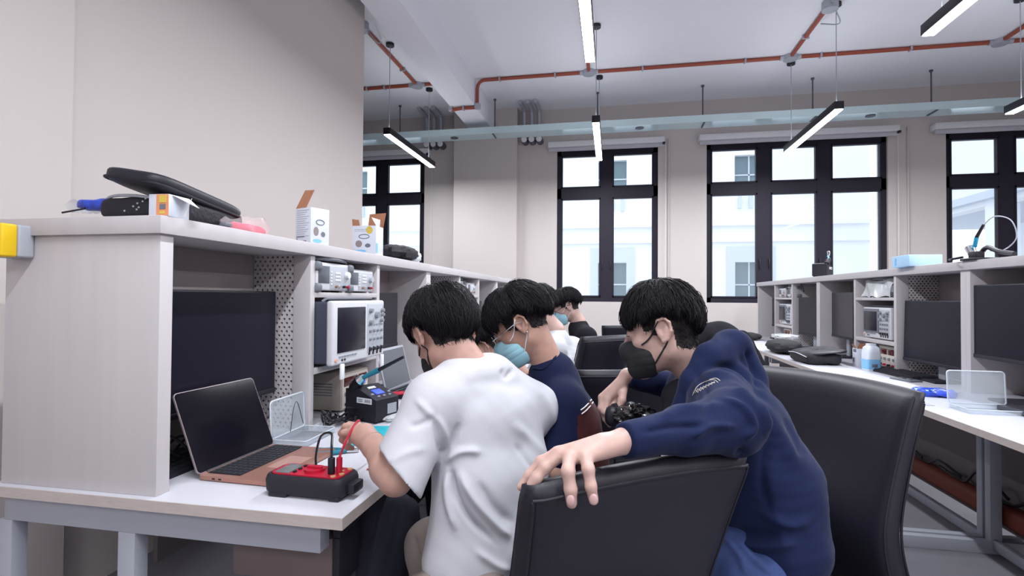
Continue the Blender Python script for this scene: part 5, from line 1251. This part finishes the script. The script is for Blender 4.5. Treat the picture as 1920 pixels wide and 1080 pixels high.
# raised collar ridge round the neck
nb = W(893, 690, 1.365)
se = Vector(shL).lerp(Vector(elL), .97); dr = (Vector(elL)-Vector(shL)).normalized(); f.cone(shL, se+dr*.06, .062, .072, .035, cut=(dr-cr2*.62, W(757, 897, 1.18))); f.cone(se-dr*.05, se+dr*.1, .050, .064, .006, mode='s')
se = Vector(shR).lerp(Vector(elR), .8); dr = (Vector(elR)-Vector(shR)).normalized(); f.cone(shR, se+dr*.05, .07, .082, .035, cut=(dr, se)); f.cone(se-dr*.03, se+dr*.1, .062, .074, .006, mode='s')
P, Q = f.mesh(.0042); P = smooth_mesh(P, Q, 3); P = wrinkle(P, Q, .0022, 18, 12)
P = folds(P, Q, [([(812, 770), (822, 820), (830, 868)], 6, -.006), ([(778, 745), (800, 770), (828, 800), (845, 850)], 7, .005), ([(765, 800), (790, 795), (815, 780)], 6, -.004), ([(832, 870), (855, 850), (880, 845), (905, 850)], 7, .007),
    ([(830, 860), (850, 830), (862, 790)], 6, -.006), ([(845, 875), (852, 920), (880, 970), (930, 1020)], 6, -.012), ([(860, 880), (885, 930), (930, 985), (960, 1010)], 8, .010), ([(838, 885), (840, 940), (858, 1000)], 7, .007),
    ([(895, 900), (925, 950), (965, 985)], 8, -.006), ([(940, 690), (950, 705), (965, 690)], 6, -.006), ([(960, 790), (1000, 830), (1035, 860)], 9, .005), ([(965, 830), (985, 860), (1010, 890)], 6, -.004), ([(890, 1030), (930, 1060), (960, 1070)], 7, .006),
    ([(725, 870), (760, 850), (800, 840)], 8, .003), ([(1000, 720), (1030, 760), (1045, 810)], 7, .003), ([(870, 720), (930, 715), (985, 730)], 12, -.003)], gain=1.35)
ts = to_obj('tshirt', P, Q, [COTW], P2)
f = SDF(); f.cone(W(890, 1085, 1.26), W(935, 1080, 1.40), .085, .09, .05)
hl, hr = W(880, 1105, 1.24), W(915, 1085, 1.38)
ft = legs(f, hl, hr, 150, (.086, .072, .055), kneeL=W(800, 1140, 1.22), kneeR=W(812, 1024, 1.40))
P, Q = f.mesh(.005); P = wrinkle(P, Q, .005, 26, 8); P = folds(P, Q, [([(800, 985), (815, 1010), (830, 1050)], 4, .007), ([(825, 980), (840, 1010), (850, 1030)], 4, .006), ([(775, 1000), (785, 1040), (805, 1070)], 4, -.007), ([(860, 1062), (880, 1075)], 5, .006)])
to_obj('trousers', P, Q, [KHAKI], P2); shoes(P2, ft, SHOE)
tr = bvh([body2]); maskpart(H2, P2, MASKK, top=-.014, back=.030, low=-.12); earloops(H2, tr, P2, MASKK)
wd = (pm_-Vector(wrL)).normalized(); wu = wd.orthogonal().normalized(); wv = wd.cross(wu)
B().tube([Vector(wrL)+wd*(.012+.006*math.sin(2*PI*i/20))+wu*.0305*math.cos(2*PI*i/20)+wv*.0305*math.sin(2*PI*i/20) for i in range(21)], .0016, 6).obj('bracelet', P2, mat('red_brown_cord', lin=(.18, .06, .05), rough=.6))
localize(P2)

# ================================================================== person in navy T-shirt with glasses and light blue mask
P3 = person('person in navy and maroon T-shirt with glasses and light blue mask', (-.3, 1.65, 0))
H3 = Head(W(976, 607, 1.65), 186, 33, 0, .93)
nk = W(1034, 696, 1.65)
shL, elL, wrL = W(1056, 757, 1.54), W(1040, 880, 1.48), W(905, 880, 1.60)
shR, elR, wrR = W(1030, 720, 1.82), W(985, 850, 1.95), W(880, 850, 1.90)
f = SDF(); H3.build(f, nk); chs, pel = W(1058, 790, 1.66), W(1085, 980, 1.66); f.cone(nk, chs, .05, .055, .02); f.cone(chs, pel, .07, .075, .03); arm(f, shL, elL, wrL, (.036, .036, .038, .026)); arm(f, shR, elR, wrR, (.036, .036, .038, .026))
for w_ in (wrL, wrR):
    f.cone(w_, w_+V3(-.06, .02, -.01), .026, .026, .02)
    for i in range(4): q = w_+V3(-.08, .04-.018*i, -.005); finger(f, [q, q+V3(-.03, .0, .002), q+V3(-.045, 0, -.018)], .0095, .0075)
    finger(f, [w_+V3(-.03, -.02, 0), w_+V3(-.06, -.035, -.01), w_+V3(-.085, -.03, -.02)], .012, .009)
P, Q = f.mesh(.0036); P = smooth_mesh(P, Q, 2, .45); inv = np.array(H3.M.inverted()); fc = P[Q].mean(1); lc = np.c_[fc, np.ones(len(fc))]@inv.T; jit = .0025*np.sin(lc[:, 1]*260)+.0015*np.sin(lc[:, 0]*330)
body3 = to_obj('body', P, Q, [SKIN2, STUB], P3, stub(lc, back=-.035)); short_hair(P, Q, stub(lc, back=-.035), H3, P3, 2600, 3, .009)
hair(H3, P3, [(0, 1.66), (.6, 1.72), (1.2, 1.62), (1.57, 1.50), (2.2, 1.78), (3.15, 1.98)], r=(.117, .096, .103), c=(-.012, 0, .037), tilt=-.10, seed=8, n=3000, rough=.0045)
maskpart(H3, P3, MASKB, top=-.014, back=.018, low=-.125, bulge=1.03); glassesp(H3, P3, CHROME)
earloops(H3, bvh([body3]), P3, WHITE, .0017)
f = SDF(); sd = (Vector(shL)-Vector(shR)); sd.z = 0; sd.normalize(); low = W(1085, 960, 1.66)
for o in (-.09, 0, .09): f.cone(chs+sd*o, low+sd*o*.8, .095, .115, .05)
f.cone(W(1036, 697, 1.65), chs, .066, .10, .05)
for s_, e_ in ((shL, elL), (shR, elR)):
    f.cone(W(1038, 712, 1.66), s_, .056, .060, .05); f.cone(s_, Vector(s_).lerp(Vector(e_), .75), .060, .058, .04)
P, Q = f.mesh(.0045); P = smooth_mesh(P, Q, 2); P = wrinkle(P, Q, .003, 24, 21); fc = topx(P[Q].mean(1))
s_ = (fc[:, 0]-1088)*(738-775)/(1118-1088)+775; mi = ((fc[:, 1] > s_) & (fc[:, 0] > 1083)).astype(int)
t3 = to_obj('tshirt', P, Q, [NAVYT, MAROON], P3, mi)
tr = bvh([t3])
for o in (0, 8): surfline(tr, [(1089+o*.2, 769+o*.9), (1098+o*.2, 762+o*.9), (1109+o*.2, 749+o*.9), (1117+o*.3, 736+o*.9)], .0020, 'sleeve_stripe', P3, WHITE, off=.001)
surfline(tr, [(1000, 690), (1018, 692), (1036, 676), (1050, 656)], .0035, 'collar_rib', P3, NAVYT, off=.001)
f = SDF(); hl, hr = W(1080, 1000, 1.60), W(1080, 990, 1.78); f.cone(hl, hr, .10, .10, .05); ft = legs(f, hl, hr, 165, (.085, .065, .05), zk=.55); P, Q = f.mesh(.008); P = wrinkle(P, Q, .004, 25, 3); to_obj('trousers', P, Q, [BLKC], P3); shoes(P3, ft, SHOE)
localize(P3)

# ================================================================== people farther along the bench
def far_person(label, loc, H, nk, chs, pel, shL, shR, reach, shirtm, skin, seed, keys, hs=.006, mask=None, glasses=False):
    R_ = person(label, loc); f = SDF(); H.build(f, nk); nk = Vector(nk)+V3(0, 0, -.035); f.cone(nk, chs, .05, .055, .02); f.cone(chs, pel, .065, .07, .03)
    for s_, q in ((shL, .0), (shR, .05)):
        el = Vector(s_)+Vector(reach)*.5+V3(0, 0, -.22); wr = Vector((el.x-.20, el.y+.02+q, .82)); arm(f, s_, el, wr, (.036, .036, .038, .026)); f.cone(wr, wr+V3(-.05, 0, -.005), .024, .026, .02)
        for i in range(4): k_ = wr+V3(-.07, .03-.018*i, -.005); finger(f, [k_, k_+V3(-.03, 0, 0), k_+V3(-.045, 0, -.018)], .0095, .0078)
        finger(f, [wr+V3(-.03, -.02, 0), wr+V3(-.07, -.035, -.01)], .012, .009)
    P, Q = f.mesh(.0045); P = smooth_mesh(P, Q, 2, .45); inv = np.array(H.M.inverted()); fc = P[Q].mean(1); lc = np.c_[fc, np.ones(len(fc))]@inv.T
    global jit
    jit = 0*lc[:, 0]; bo = to_obj('body', P, Q, [skin, STUB], R_, stub(lc, back=-.04))
    hair(H, R_, keys, seed=seed, n=1200, r=(.114, .096, .102), c=(-.012, 0, .036), tilt=-.12, rough=.004)
    f = SDF(); sd = (Vector(shL)-Vector(shR)); sd.z = 0; sd.normalize()
    for o in (-.08, 0, .08): f.cone(Vector(chs)+sd*o, Vector(pel)+sd*o*.8, .09, .11, .05)
    f.cone(Vector(nk)+V3(0, 0, -.004), chs, .064, .095, .05)
    for s_ in (shL, shR):
        el = Vector(s_)+Vector(reach)*.5+V3(0, 0, -.22); f.cone(Vector(nk)+V3(0, 0, -.02), s_, .055, .065, .04); f.cone(s_, Vector(s_).lerp(el, .75), .066, .062, .03)
    P, Q = f.mesh(.006); P = smooth_mesh(P, Q, 2); P = wrinkle(P, Q, .003, 22, seed); to_obj('tshirt', P, Q, [shirtm], R_)
    f = SDF(); hp_ = Vector(pel)+V3(0, 0, -.06); f.cone(hp_+sd*.09, hp_-sd*.09, .10, .10, .04); ft = legs(f, hp_+sd*.09, hp_-sd*.09, 170, (.085, .065, .05), zk=.55); P, Q = f.mesh(.01); to_obj('trousers', P, Q, [BLKC], R_); shoes(R_, ft, SHOE)
    if mask: maskpart(H, R_, mask, bulge=1.03)
    if mask is MASKB:
        earloops(H, bvh([bo]), R_, WHITE, .0017)
    if glasses: glassesp(H, R_, BLACKP)
    localize(R_); return R_
K = [(0, 1.6), (.6, 1.68), (1.2, 1.6), (1.57, 1.5), (2.2, 1.75), (3.15, 1.95)]
# bent low between the two nearer heads
far_person('person in black shirt bent low behind the white-shirted person, ear showing', (-.5, 2.0, 0), Head(W(915, 652, 2.05), 178, 40), W(968, 705, 2.05), W(1000, 770, 2.05), W(1010, 900, 2.05), W(1015, 745, 1.93), W(985, 740, 2.2), (-.25, 0, 0), BLKC, SKIN2, 31, K)
far_person('person in white T-shirt seen from behind beyond the navy shirt', (-.3, 2.7, 0), Head(W(1008, 582, 2.75), 140, 22), W(1040, 620, 2.72), W(1055, 690, 2.72), W(1060, 790, 2.72), W(1035, 655, 2.62), W(1072, 655, 2.85), (-.25, .05, 0), COTW, SKIN, 32, K)
far_person('farthest person in black T-shirt with glasses and light blue mask', (-.2, 3.6, 0), Head(W(1062, 574, 3.65), 192, 24, 0, .95), W(1085, 604, 3.65), W(1098, 650, 3.65), W(1105, 730, 3.65), W(1100, 632, 3.5), W(1095, 628, 3.85), (-.3, 0, 0), BLKC, SKIN, 33, K, mask=MASKB, glasses=True)
